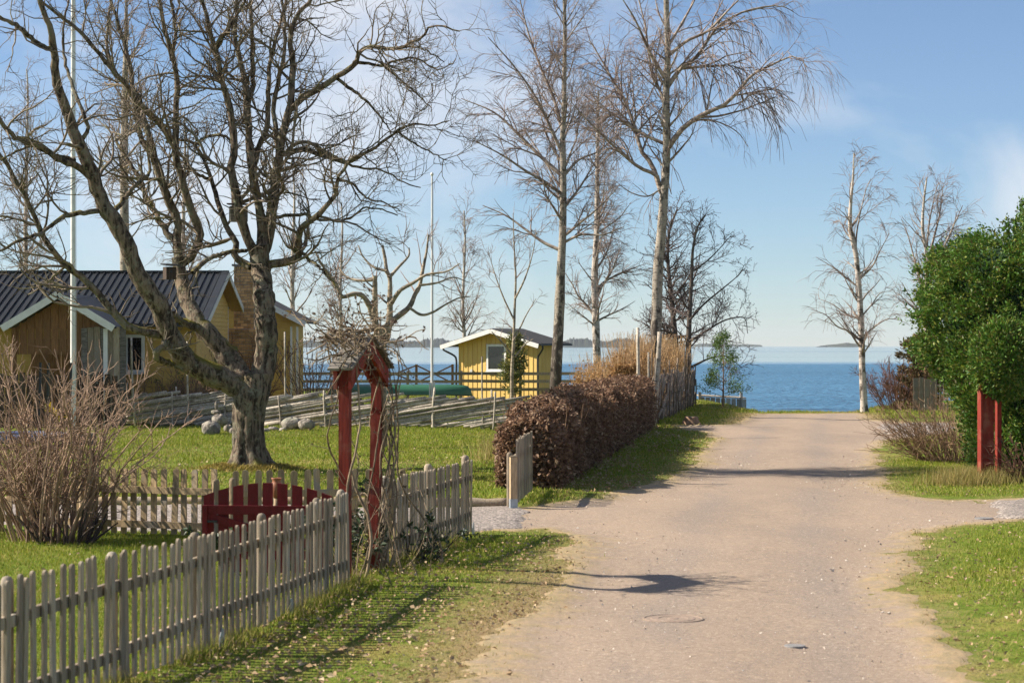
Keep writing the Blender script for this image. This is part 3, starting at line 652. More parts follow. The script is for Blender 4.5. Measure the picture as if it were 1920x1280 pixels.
# loose pebbles on the road
r = np.random.default_rng(15); n = 16000; X = r.uniform(-3, 9, n); Y = 13 + 34 * r.uniform(0, 1, n) ** 1.3; s = road_sd(X, Y); k = (s > .05) & (r.uniform(0, 1, n) < .25 + .75 * np.exp(-s / .6) + .3 * (vnoise(X, Y, 1.4, 8) > .1)); X, Y = X[k], Y[k]; n = len(X)
q = unit(r.normal(size=(n, 4, 3))) * (.006 + .012 * r.uniform(0, 1, (n, 1, 1)) ** 3) * (1 + Y[:, None, None] / 60); V = (np.c_[X, Y, hz(X, Y) - .012][:, None] + q * [1, 1, .7]).reshape(-1, 3); i = np.arange(n)[:, None] * 4
o = obj('pebbles', V, [np.concatenate([i + [[0, 1, 2]], i + [[0, 2, 3]], i + [[0, 3, 1]], i + [[1, 3, 2]]])], leafmat('pebble', [(.5, .43, .36), (.3, .25, .21), (.62, .57, .5), (.4, .33, .27)], .9, 0)); tag(o, 'loose pebbles strewn on the dirt road', 'pebbles', kind='stuff')

# small things in the road
c = G(1262, 1157); V, Fc = lathe([(.27, -.04), (.27, .010), (.255, .013), (.25, .008), (.20, .008), (.195, .012), (.13, .012), (.125, .008), (.05, .008), (.045, .012), (.001, .012)], (c[0], c[1], float(hz(*c)) - .013), 32)
o = obj('manhole_cover', V, Fc, M['manhole']); tag(o, 'round rusty manhole cover set in the dirt road', 'manhole cover')
c = G(1490, 1210); V, Fc = lathe([(.085, -.02), (.085, .008), (.06, .010), (.001, .006)], (c[0], c[1], float(hz(*c)) - .011), 20)
o = obj('valve_cover', V, Fc, M['plate']); tag(o, 'small round grey valve cover in the near road', 'cover')
c = G(1845, 972); V, Fc = lathe([(.13, -.02), (.13, .012), (.10, .016), (.001, .012)], (c[0], c[1], float(hz(*c)) - .016), 20)
o = obj('drain_cover', V, Fc, M['plate']); tag(o, 'dark drain cover in the side drive near the red post', 'cover')

# ------------------------------------------------------------------ the big bare oak
OD = 41.0; PX = OD / F
oak = thing('oak_tree', 'big bare many stemmed oak with mossy lichen covered trunk on the lawn', 'tree', (*P(468, 880, OD)[:2], 0))
LIMBS = []
def limb(px, w0, w1, dd, parent=None, d0=None, n=26, jit=.010):
    if parent is not None:
        pp_, pd = parent['px'], parent['d']; j = np.argmin(np.hypot(pp_[:, 0] - px[0][0], pp_[:, 1] - px[0][1])); d0 = pd[j]
    q = smooth_path(np.array(px, float), n); L = np.r_[0, np.cumsum(np.hypot(*np.diff(q, axis=0).T))]; L /= L[-1]
    d = d0 + dd * L + .12 * np.sin(L * 9 + w0)
    if parent is not None: d[0] = d0
    pts = np.array([P(a[0], a[1], b) for a, b in zip(q, d)]); pts[1:] += rng.normal(0, jit, (n - 1, 3))
    rad = np.interp(L, [0, 1], [w0, w1]) / 2 * PX * .92 * (1 + rng.normal(0, .05, n))
    lm = dict(px=q, d=d, pts=pts, rad=rad); LIMBS.append(lm); return lm
# trunk
tp = smooth_path([(470, 886), (468, 862), (466, 830), (466, 795), (468, 760), (476, 728), (487, 700)], 40)
tw = np.interp(tp[:, 1], [700, 740, 765, 800, 840, 862, 886], [50, 66, 62, 58, 62, 72, 104])
tpts = np.array([P(a, b, OD) for a, b in tp]); k = 40
ang_ = np.arange(k) * 2 * math.pi / k
Vt = []
for i in range(40):
    rr = tw[i] / 2 * PX; fl = max(0, (tp[i][1] - 835) / 50)
    lob = 1 + fl * .25 * np.sin(ang_ * 5 + .6) + .035 * np.sin(ang_ * 9 + i * .12) + .03 * np.sin(ang_ * 14 - i * .1) + rng.normal(0, .012, k)
    Vt.append(np.c_[tpts[i][0] + rr * lob * np.cos(ang_), tpts[i][1] + rr * lob * np.sin(ang_), np.full(k, tpts[i][2] - (.06 if i == 0 else 0))])
Vt = np.concatenate(Vt); Fq = np.array([[j * k + i, j * k + (i + 1) % k, (j + 1) * k + (i + 1) % k, (j + 1) * k + i] for j in range(39) for i in range(k)])
obj('trunk', Vt, [Fq], M['oak'], oak, True)
lL = limb([(474, 752), (452, 728), (420, 712), (392, 699), (355, 680), (334, 652), (317, 625), (308, 597), (300, 573), (282, 549), (262, 518), (248, 491), (238, 461), (219, 422), (199, 391), (184, 359), (172, 324), (156, 289), (141, 254), (129, 219), (115, 184), (105, 148), (103, 109), (101, 86), (94, 47), (78, 8), (66, -60)], 52, 7, -2.6, None, OD, 60)
lM = limb([(474, 750), (458, 715), (436, 682), (413, 652), (386, 622), (368, 597), (351, 563), (341, 529), (337, 505), (335, 485)], 50, 27, .9, None, OD, 34)
lR = limb([(478, 748), (492, 700), (499, 650), (498, 600), (496, 560), (490, 520), (487, 490), (486, 460)], 50, 38, .5, None, OD, 34)
M1 = limb([(336, 492), (331, 449), (336, 422), (324, 395), (309, 363), (301, 332), (290, 300), (283, 262), (270, 225), (262, 190), (250, 164), (242, 117), (230, 70), (219, 39), (207, 0), (200, -60)], 20, 5, 1.0, lM)
M2 = limb([(338, 496), (352, 488), (371, 457), (373, 430), (359, 398), (348, 359), (336, 320), (330, 290), (330, 234), (331, 188), (332, 148), (324, 105), (312, 70), (305, 31), (299, 0), (292, -60)], 20, 6, -.8, lM)
M3 = limb([(332, 455), (312, 434), (293, 402), (275, 370), (262, 335), (240, 300), (215, 262)], 15, 6, 1.6, M1)
M4 = limb([(324, 105), (330, 59), (324, 23), (314, -30)], 9, 4, .5, M2)
D1 = limb([(330, 275), (300, 234), (270, 203), (250, 184), (234, 156), (211, 133), (184, 98), (164, 74), (141, 51), (113, 31), (94, 16), (60, -15)], 13, 5, -1.6, M2)
D2 = limb([(290, 300), (268, 270), (262, 250), (256, 205), (240, 165), (214, 130), (200, 90), (203, 40), (210, -20)], 12, 5, .6, M1)
L1 = limb([(98, 94), (66, 78), (35, 51), (8, 37), (-30, 20)], 11, 6, -.9, lL)
L2 = limb([(168, 332), (145, 312), (117, 301), (90, 285), (70, 270), (31, 258), (12, 242), (0, 227), (-30, 190)], 14, 7, -1.2, lL)
L3 = limb([(300, 627), (268, 621), (237, 610), (212, 585), (195, 565), (162, 527), (137, 507), (112, 485), (92, 460), (78, 434), (59, 391), (43, 359), (23, 328), (12, 305), (-5, 285), (-30, 240)], 17, 6, -1.6, lL)
L4 = limb([(185, 395), (150, 400), (115, 408), (95, 425), (70, 440), (35, 452), (0, 470), (-30, 480)], 11, 4, -1.3, lL)
L5 = limb([(360, 690), (345, 690), (330, 683), (303, 677), (293, 666), (296, 655), (308, 648), (310, 638)], 17, 12, -.7, lL)
L6 = limb([(208, 405), (235, 370), (262, 340), (280, 322), (278, 290)], 12, 5, .9, lL)
L7 = limb([(150, 268), (165, 240), (150, 200), (132, 150), (122, 110), (118, 60), (128, 0)], 9, 4, .9, lL)
L8 = limb([(140, 300), (100, 290), (60, 275), (30, 285), (0, 300)], 8, 3, -.8, L2)
M5 = limb([(384, 622), (360, 610), (338, 600), (322, 588)], 20, 14, -.5, lM)
S1 = limb([(480, 485), (470, 462), (455, 426), (443, 371), (435, 312), (439, 250), (429, 195), (416, 148), (404, 94), (391, 59), (385, 20), (375, -20), (370, -60)], 22, 6, -.6, lR)
S1b = limb([(406, 90), (418, 70), (430, 51), (449, 20), (461, -10), (470, -60)], 9, 4, -.5, S1)
S2 = limb([(488, 470), (490, 414), (478, 352), (468, 281), (465, 219), (462, 176), (458, 145), (447, 98), (441, 59), (443, 20), (446, -50)], 21, 6, .7, lR)
S2b = limb([(464, 200), (474, 160), (474, 117), (472, 59), (470, 0), (474, -60)], 12, 5, .4, S2)
S3 = limb([(474, 320), (482, 285), (501, 234), (503, 187), (505, 129), (517, 70), (529, 31), (535, 0), (540, -50)], 13, 5, .9, S2)
S4 = limb([(490, 480), (501, 453), (511, 390), (517, 332), (525, 273), (535, 230), (544, 203), (546, 156), (550, 109), (544, 74), (556, 31), (576, 12), (590, -20), (596, -60)], 26, 6, .1, lR)
S5 = limb([(522, 290), (517, 242), (513, 203), (520, 165), (532, 100), (534, 50), (528, 0), (526, -50)], 12, 5, .6, S4)
S6 = limb([(498, 420), (520, 372), (516, 340)], 12, 9, .3, S2)
B1 = limb([(545, 205), (568, 184), (599, 166), (630, 145), (654, 131), (668, 115), (677, 92), (705, 88), (736, 94), (767, 82), (790, 70), (814, 49), (865, 60)], 15, 2.5, -1.3, S4)
B1b = limb([(668, 117), (700, 120), (720, 123), (744, 113), (783, 111), (820, 130), (850, 118)], 7, 2, .8, B1)
B1c = limb([(720, 123), (752, 152), (775, 168), (810, 203)], 5, 2, .5, B1b)
B1d = limb([(736, 94), (775, 88), (806, 98), (833, 117)], 5, 2, -.5, B1)
B2 = limb([(632, 147), (658, 168), (681, 184), (709, 215), (724, 234), (740, 262)], 8, 2, .9, B1)
B3 = limb([(528, 289), (550, 285), (572, 281), (611, 293), (650, 305), (681, 289), (712, 270), (744, 246), (775, 234), (814, 236), (841, 227)], 12, 2.5, -1.1, S4)
B3b = limb([(530, 292), (552, 273), (576, 266), (603, 281), (634, 297), (660, 312), (689, 316), (720, 320), (752, 340), (790, 352)], 9, 2, -.4, S4)
B3c = limb([(744, 246), (775, 268), (800, 282), (838, 300)], 5, 2, .4, B3)
B5 = limb([(500, 498), (520, 494), (545, 489), (561, 481), (557, 462), (560, 440), (572, 422), (595, 406), (615, 383), (630, 359), (634, 336), (650, 308), (668, 292)], 19, 5, -1.6, lR)
B5b = limb([(515, 408), (540, 404), (568, 402), (595, 410), (634, 414), (658, 408), (681, 390), (712, 392), (745, 402)], 8, 2.5, -.7, S4)
B5c = limb([(560, 470), (585, 490), (607, 510), (620, 525), (632, 542), (640, 560)], 8, 3, -.6, B5)
B5d = limb([(634, 336), (660, 345), (690, 372), (720, 380), (750, 395)], 6, 2, .5, B5)
T1 = limb([(470, 500), (455, 492), (441, 480), (440, 466), (447, 460), (436, 440), (423, 425), (410, 385), (398, 344), (380, 300), (365, 272), (345, 262), (310, 268)], 15, 5, 1.0, lR)
T2 = limb([(395, 338), (367, 324), (344, 297), (325, 270), (318, 240)], 8, 4, .5, T1)
T3 = limb([(365, 272), (390, 256), (420, 255), (436, 268)], 6, 6, -.7, T1)
T4 = limb([(462, 470), (430, 473), (400, 482), (378, 495), (360, 510)], 8, 11, -.7, S1)
for lm in LIMBS:
    T = Tubes(); T.add(lm['pts'], lm['rad'], 12 if lm['rad'][0] > .09 else 8); T.build('limb', M['oak'], oak)
bi = [i for i, lm in enumerate(LIMBS)]
NP_ = 26
par = np.array([smooth_path(lm['pts'], NP_) for lm in LIMBS]); pr_ = np.array([np.interp(np.linspace(0, 1, NP_), np.linspace(0, 1, len(lm['rad'])), lm['rad']) for lm in LIMBS])
thin_ = pr_[:, 0] < .16
par, pr_ = par[3:], pr_[3:]
T = Tubes()
c1, r1, _ = spawn(par, pr_, 3.0, (55, 16), lambda L, t: .55 + .28 * np.minimum(L, 3.5) * (1.15 - .6 * t), 9, .22, (0, 0, .05), .5, .009, .12)
cL, rL, _ = spawn(np.array([smooth_path(lL['pts'], NP_)]), np.array([np.interp(np.linspace(0, 1, NP_), np.linspace(0, 1, 60), lL['rad'])]), 2.2, (60, 15), lambda L, t: 1.3 + 0 * t, 9, .28, (0, 0, .05), .4, .009, .45)
c1 = np.concatenate([c1, cL]); r1 = np.concatenate([r1, rL]); T.add(c1, r1, 5)
c2, r2, _ = spawn(c1, r1, 5.2, (50, 18), lambda L, t: .24 + .42 * L * (1.1 - .6 * t), 6, .22, (0, 0, .09), .65, .0065, .12); T.add(c2, r2, 4)
c3, r3, _ = spawn(c2, r2, 6.5, (48, 18), lambda L, t: .12 + .32 * L, 3, .25, (0, 0, .14), .75, .0052, .12); T.add(c3, r3, 3)
c4, r4, _ = spawn(par, pr_, 4.5, (60, 20), lambda L, t: .25 + .15 * t, 5, .35, (0, 0, .15), .3, .0055, .1); T.add(c4, r4, 3)
T.build('crown', M['twigoak'], oak)
# moss skirt at the foot
r = np.random.default_rng(5); a = r.uniform(0, 6.28, 2600); q = .40 + np.abs(r.normal(0, .22, 2600)) * (1 + .5 * np.sin(a * 3)); bx, by = ORG[oak.name][:2]
V, Fc = blades(bx + q * np.cos(a) * 1.3, by + q * np.sin(a), .08, .03, r, 1.0); V[:, 2] += np.repeat(np.clip(.10 - .22 * (q - .40), 0, .12), 3)
o = obj('moss_skirt', V, Fc, M['moss']); tag(o, 'yellow moss and dry grass round the foot of the oak', 'moss', kind='stuff')

# bird boxes
def birdbox(label, c, s, rz, roofmat, bodymat):
    t = thing('bird_house', label, 'bird house', tuple(c)); wx, wy, wz = s
    b_ = box('box', (c[0], c[1], c[2] + wz / 2), (wx, wy, wz), bodymat, t, rz)
    nv = np.array([math.sin(rz), -math.cos(rz)])
    f = np.array([c[0], c[1]]) + nv * (wy / 2 + .03)
    obj('roof', bar((c[0] - nv[0] * (wy / 2 + .02), c[1] - nv[1] * (wy / 2 + .02), c[2] + wz + .06), (f[0] + nv[0] * .06, f[1] + nv[1] * .06, c[2] + wz + .025), wx + .09, .025), [BF], roofmat, t)
    h = np.array([c[0], c[1]]) + nv * (wy / 2 + .002); V, Fc = lathe([(.025, 0), (.025, .004)], (0, 0, 0), 12); V = np.c_[V[:, 0] * math.cos(rz) - V[:, 2] * nv[0] * -1, V[:, 0] * math.sin(rz) + V[:, 2] * nv[1], V[:, 1]]
    obj('entrance_hole', V + np.array([h[0], h[1], c[2] + wz * .65]), Fc, M['iron'], t)
birdbox('brown bird house with dark mossy roof low in the oak', P(318, 524, 40.9), (.20, .20, .24), .5, M['iron'], M['darkboard'])
birdbox('grey board bird house with flat dark roof high between the oak stems', P(447, 416, 41.6), (.34, .22, .30), .25, M['darkboard'], M['greyboard'])

# ------------------------------------------------------------------ birches
def px_path(px, d): return np.array([P(x, y, d) for x, y in px])
def tree_birch(name, label, base_d, px, w, bark, limbs=(), seed=1, t0=.22, blen=3.2, dens=3.2, up=.05, droop=-.10, twig=.0062, fine=7.0, group=None, ang=(42, 9), dense2=4.0, mid=5.5, l3=.42, l4=.5):
    r = np.random.default_rng(seed); pp_ = px_path(px, base_d); pp_[0][2] = -.1
    t = thing(name, label, 'tree', (pp_[0][0], pp_[0][1], 0), group)
    n = 40; tr = smooth_path(pp_, n); s = np.linspace(0, 1, n)
    rad = np.interp(s, np.linspace(0, 1, len(w)), w) / 2 * base_d / F; rad[0] *= 1.25
    T = Tubes(); T.add(tr, rad * (1 + r.normal(0, .025, n)), 14); T.build('trunk', bark, t)
    Pl, Rl = [], []
    for (lp, w0, w1, dd) in limbs:
        q = smooth_path(np.array(lp, float), 16); d = base_d + dd * np.linspace(0, 1, 16)
        Pl.append(np.array([P(a[0], a[1], b) for a, b in zip(q, d)])); Rl.append(np.linspace(w0, w1, 16) / 2 * base_d / F)
    H = tr[-1][2]
    c1, r1, _ = spawn(tr[None], rad[None], dens, ang, lambda L, t: blen * (1.05 - .75 * t) + .3, 16, .07, (0, 0, up), .42, .012, t0, 1.0, .18, 0, r)
    if len(Pl): c1 = np.concatenate([c1, np.array(Pl)]); r1 = np.concatenate([r1, np.array(Rl)])
    T = Tubes(); T.add(c1, r1, 6); T.build('limbs', M['birchlimb'], t)['kind'] = 'stuff'
    T = Tubes()
    c2, r2, _ = spawn(c1, r1, dense2, (38, 12), lambda L, t: .25 + .38 * L * (1.1 - .7 * t), 9, .10, (0, 0, .02), .55, twig * 1.5, .12, 1, .3, 0, r); T.add(c2, r2, 4)
    c3, r3, _ = spawn(np.concatenate([c2, c1[:, ::2][:, :9] if c1.shape[1] >= 17 else c2[:0]]), np.concatenate([r2, r1[:, ::2][:, :9] if c1.shape[1] >= 17 else r2[:0]]), mid, (36, 14), lambda L, t: .22 + l3 * L * (1.1 - .5 * t), 5, .10, (0, 0, droop), .7, twig * 1.1, .1, 1, .5, .5, r); T.add(c3, r3, 3)
    c4, r4, _ = spawn(c3, r3, fine, (32, 14), lambda L, t: .14 + l4 * L, 3, .08, (0, 0, droop * 1.3), .85, twig, .1, 1, .7, .5, r); T.add(c4, r4, 3)
    T.build('crown', M['twigbirch'], t)
    return t
tree_birch('birch_tree', 'tall bare birch with dark lower trunk standing just right of the yellow shed', 86,
    [(1040, 762), (1043, 690), (1048, 600), (1052, 500), (1055, 440), (1056, 365), (1056, 310), (1055, 255), (1058, 204), (1058, 146), (1059, 91), (1059, 36), (1057, -20), (1058, -90)], (23, 21, 18, 14, 12, 10, 8, 6, 3), M['birch'],
    [([(1053, 470), (1020, 455), (985, 430), (950, 405), (905, 385)], 7, 1.5, 1), ([(1055, 365), (1020, 340), (985, 320), (940, 290), (885, 262)], 7, 1.5, -1.5), ([(1054, 330), (1010, 290), (965, 245), (925, 210), (865, 185)], 8, 1.5, 1),
     ([(1055, 290), (1030, 235), (1000, 175), (960, 120), (915, 70)], 7, 1.5, -1), ([(1056, 250), (1040, 190), (1015, 130), (990, 60), (975, 0)], 7, 2, 1), ([(1057, 330), (1085, 300), (1120, 285), (1150, 260)], 6, 1.5, 1), ([(1056, 455), (1090, 440), (1130, 440), (1170, 425)], 6, 1.5, -1)],
    seed=3, t0=.34, blen=4.3, dens=2.6, up=.05, droop=-.06, dense2=3.2, mid=4.6, fine=6, twig=.005)
tree_birch('birch_tree', 'tallest birch with long weeping right hand boughs at the roadside', 71,
    [(1226, 786), (1228, 690), (1231, 600), (1234, 505), (1240, 440), (1245, 365), (1249, 310), (1250, 255), (1249, 182), (1252, 109), (1251, 55), (1249, 0), (1250, -70)], (24, 22, 20, 19, 17, 15, 14, 12, 10, 8), M['birch'],
    [([(1252, 278), (1277, 244), (1299, 226), (1325, 211), (1358, 197), (1387, 168), (1412, 139), (1452, 120), (1482, 106), (1505, 112), (1512, 135)], 11, 1.5, -1.2), ([(1240, 362), (1223, 310), (1205, 288), (1194, 255), (1183, 219), (1168, 182), (1150, 153), (1132, 120), (1105, 75)], 10, 2, 1),
     ([(1236, 346), (1230, 328), (1197, 313), (1154, 277), (1124, 248), (1095, 219), (1070, 190)], 8, 1.5, -1.5), ([(1246, 270), (1205, 251), (1168, 226), (1132, 204), (1095, 179)], 7, 1.5, .8), ([(1252, 163), (1277, 128), (1307, 106), (1339, 58), (1372, 33), (1409, 18), (1460, 11), (1488, 22)], 9, 1.5, 1.2),
     ([(1253, 105), (1288, 77), (1328, 58), (1365, 20), (1400, -15)], 7, 2, -1), ([(1249, 150), (1226, 113), (1212, 84), (1190, 36), (1168, 0)], 8, 2, -1), ([(1325, 211), (1332, 170), (1340, 125), (1330, 105)], 4, 1.5, .3), ([(1250, 200), (1225, 140), (1216, 100), (1210, 50), (1195, -10)], 6, 2, .8), ([(1251, 90), (1275, 50), (1300, 5), (1320, -40)], 6, 2, .6), ([(1290, 232), (1320, 224), (1355, 232), (1385, 250), (1402, 275)], 4, 1, -.6), ([(1242, 352), (1215, 368), (1185, 362), (1160, 345)], 4, 1.2, -.6)],
    seed=8, t0=.50, blen=1.9, dens=1.5, up=.03, droop=-.20, fine=3.4, mid=3.6, l3=.62, l4=.6, dense2=3.4, twig=.0045)
tree_birch('birch_tree', 'slim reddish birch between the two tall birches', 100,
    [(1121, 770), (1120, 690), (1117, 600), (1115, 520), (1119, 430), (1120, 330), (1121, 250), (1122, 170)], (17, 15, 13, 11, 9, 7, 3), M['birchwhite'], seed=12, t0=.18, blen=2.8, dens=3.4, up=.03, droop=-.04)
tree_birch('birch_tree', 'slender white birch alone at the water at the end of the road', 77.4,
    [(1621, 774), (1617, 700), (1616, 650), (1613, 577), (1610, 533), (1605, 478), (1595, 435), (1594, 402), (1596, 370), (1600, 325), (1601, 287)], (15, 12.5, 11, 10, 9, 6, 2), M['birchwhite'],
    [([(1605, 480), (1606, 440), (1614, 395), (1624, 355), (1633, 335)], 4, 1, .3), ([(1615, 640), (1595, 622), (1570, 612), (1548, 590), (1520, 580)], 4, .8, -.4), ([(1614, 598), (1590, 590), (1560, 570), (1535, 560)], 4, .8, .5), ([(1612, 540), (1585, 520), (1560, 500), (1530, 482)], 4, .8, .5), ([(1617, 632), (1640, 612), (1665, 598), (1690, 600)], 4, .8, -.4), ([(1614, 595), (1635, 570), (1650, 550), (1672, 545)], 3.5, .8, .4), ([(1610, 525), (1635, 500), (1650, 470), (1668, 437)], 4, .8, -.4)],
    seed=21, t0=.22, blen=1.25, dens=3.0, up=.02, droop=-.09, ang=(52, 10), fine=5, mid=5)
tree_birch('birch_tree', 'pale multi stemmed birch rising behind the green yew on the right', 82,
    [(1740, 760), (1738, 660), (1737, 600), (1738, 540), (1738, 480), (1730, 430), (1732, 380), (1738, 332)], (14, 12, 10, 8, 6, 2.5), M['birchwhite'],
    [([(1738, 500), (1750, 450), (1762, 400), (1768, 350)], 6, 1.2, .4), ([(1737, 540), (1758, 490), (1785, 430), (1805, 385)], 6, 1.2, -.4), ([(1736, 560), (1718, 500), (1705, 450), (1690, 410)], 5, 1, .4), ([(1738, 470), (1742, 420), (1752, 370), (1760, 340)], 4, 1, .4), ([(1736, 600), (1715, 580), (1695, 560), (1682, 548)], 4, 1, .3)],
    seed=25, t0=.3, blen=1.9, dens=3.2, up=.04, droop=-.05, fine=5)
bgT = [(235, 92, -60, 'thick bare background birch rising through the oak crown behind the roof', 31, 22, 3.0, .35), (550, 94, 320, 'slim background birch right of the brick chimney', 32, 11, 2.0, .3), (50, 100, 130, 'bare background birch at the far left behind the long roof', 33, 11, 2.6, .3),
       (640, 112, 380, 'faint small birch in the far garden behind the pruned tree', 34, 8, 2.0, .25), (870, 108, 395, 'small bare tree behind the white flagpole near the shed', 35, 8, 2.2, .25), (345, 104, 210, 'bare background birch behind the middle oak stems', 36, 11, 2.6, .3)]
for x, d, yt, lab, sd_, w_, bl, t0 in bgT:
    yb = HY + CH * F / d
    tree_birch('background_birch', lab, d, [(x + 4, yb), (x + 2, yb - 80), (x - 2, (yb + yt) / 2), (x + 2, yt + 60), (x, yt)], (w_, w_ * .85, w_ * .6, 2.5), M['birch'] if w_ > 20 else M['birchwhite'], seed=sd_, t0=t0, blen=bl, dens=2.8, up=.04, droop=-.08, fine=4.5, mid=4.5, group='bare trees behind the houses', twig=.0065)

# alders, young tree, pruned fruit tree
def tree_plain(name, label, d, stems, bark, twmat, seed, blen, dens, ang, up, twig, fine=4, buds=0, kink=.12, d2=2.6, d3=4.2, limbs=(), t0=.25):
    r = np.random.default_rng(seed); b0 = P(*stems[0][0][0], d)
    t = thing(name, label, 'tree', (b0[0], b0[1], 0)); Pp, Rr = [], []
    for i, (px, w0, w1, dd) in enumerate(stems):
        q = smooth_path(np.array(px, float), 30); dl = d + np.linspace(0, dd, 30); pts = np.array([P(a[0], a[1], b) for a, b in zip(q, dl)])
        if i == 0: pts[0][2] = -.1
        rad = np.linspace(w0, w1, 30) / 2 * d / F * (1 + r.normal(0, .05, 30)); T = Tubes(); T.add(pts, rad, 9); T.build('trunk' if i == 0 else 'limb', bark, t); Pp.append(pts); Rr.append(rad)
    Pp = np.array(Pp); Rr = np.array(Rr); T = Tubes()
    c1, r1, _ = spawn(Pp, Rr, dens, ang, lambda L, t: blen * (1.1 - .8 * t) + .25, 12, kink, (0, 0, up), .45, twig * 1.6, t0, 1, .25, 0, r); T.add(c1, r1, 5)
    c2, r2, _ = spawn(c1, r1, d2, (45, 15), lambda L, t: .2 + .4 * L * (1.1 - .7 * t), 7, kink, (0, 0, up), .6, twig * 1.25, .1, 1, .4, 0, r); T.add(c2, r2, 4)
    c3, r3, _ = spawn(c2, r2, d3, (45, 15), lambda L, t: .12 + .4 * L, 4, kink, (0, 0, up), .75, twig, .1, 1, .6, 0, r); T.add(c3, r3, 3)
    T.build('crown', twmat, t)
    if buds:
        e = np.concatenate([c3[:, -1], c2[:, -1], c3[:, 2]]); e = e[r.uniform(0, 1, len(e)) < buds]
        V, Fc = leaves(e, .036, r, 1.5); q = obj('cones', V, Fc, M['twigalder'], t); q['kind'] = 'stuff'
    return t
tree_plain('alder_tree', 'dark bare alder with crooked stem just right of the tallest birch', 88, [([(1272, 760), (1268, 660), (1262, 590), (1256, 530), (1252, 480), (1256, 430), (1270, 392)], 15, 3, .3)], M['alder'], M['twigalder'], 41, 1.9, 9.0, (58, 12), .03, .0075, buds=.6, d2=5, d3=7)
tree_plain('alder_tree', 'dark bare alder with cones at the end of the stake fence, nearest the open water', 86, [([(1292, 755), (1291, 660), (1293, 590), (1297, 520), (1299, 470), (1308, 425), (1322, 405)], 14, 3, .3), ([(1293, 600), (1320, 570), (1350, 545), (1380, 520), (1392, 505)], 5, 1.2, .4), ([(1292, 640), (1325, 620), (1360, 600), (1395, 596), (1402, 625)], 5, 1.2, -.4), ([(1297, 510), (1325, 490), (1350, 465), (1372, 440)], 4, 1, .4), ([(1292, 690), (1330, 672), (1362, 668), (1392, 690)], 5, 1.2, -.5)], M['alder'], M['twigalder'], 42, 1.7, 6.0, (58, 12), .03, .0075, buds=.6, d2=5, d3=7)
tree_plain('young_tree', 'thin pale young tree in front of the yellow shed', 84, [([(960, 765), (960, 700), (963, 640), (965, 580), (967, 520), (964, 460), (962, 400)], 8, 1.5, .2), ([(957, 662), (940, 640), (922, 622)], 4, 2, -.3), ([(962, 640), (975, 615), (987, 590), (1005, 560)], 4, 1.2, .4), ([(966, 668), (985, 645), (1000, 635)], 3.5, 1.5, .3), ([(964, 600), (945, 560), (930, 520), (915, 470)], 4, 1, .5), ([(966, 560), (985, 520), (1000, 470), (1005, 430)], 4, 1, -.4)], M['barkpale'], M['twigbirch'], 43, 1.5, 2.6, (42, 12), .04, .0075, t0=.4)
tree_plain('fruit_tree', 'pale heavily pruned fruit tree rising behind the red arch', 50, [([(716, 838), (714, 760), (714, 690), (716, 640), (718, 610)], 22, 20, .0), ([(712, 640), (703, 600), (703, 560), (703, 517)], 14, 9, -.2), ([(700, 595), (690, 568), (678, 553), (662, 551), (642, 556), (632, 537), (622, 520), (606, 500), (590, 470)], 12, 3, -.6), ([(722, 640), (730, 600), (731, 555), (731, 522), (725, 508), (722, 485), (717, 460)], 15, 5, .3),
    ([(724, 620), (738, 600), (767, 576), (778, 552), (787, 535), (792, 510), (800, 470), (803, 440)], 13, 3, .5), ([(768, 577), (790, 590), (812, 585), (837, 570), (862, 558), (880, 556)], 6, 2, -.4), ([(700, 524), (675, 526), (650, 519), (635, 500)], 7, 2.5, .5), ([(733, 570), (750, 545), (775, 530), (800, 515), (837, 509), (862, 494)], 9, 2, -.5), ([(730, 520), (748, 500), (766, 480), (767, 465)], 7, 3, .4), ([(725, 508), (700, 500), (680, 480), (672, 460)], 6, 2, .3), ([(786, 535), (820, 530), (850, 520), (880, 530)], 5, 1.5, .5)],
    M['barkpale'], M['twigbirch'], 44, 1.15, 2.4, (50, 14), .05, .006, d2=3, d3=4, t0=.35)

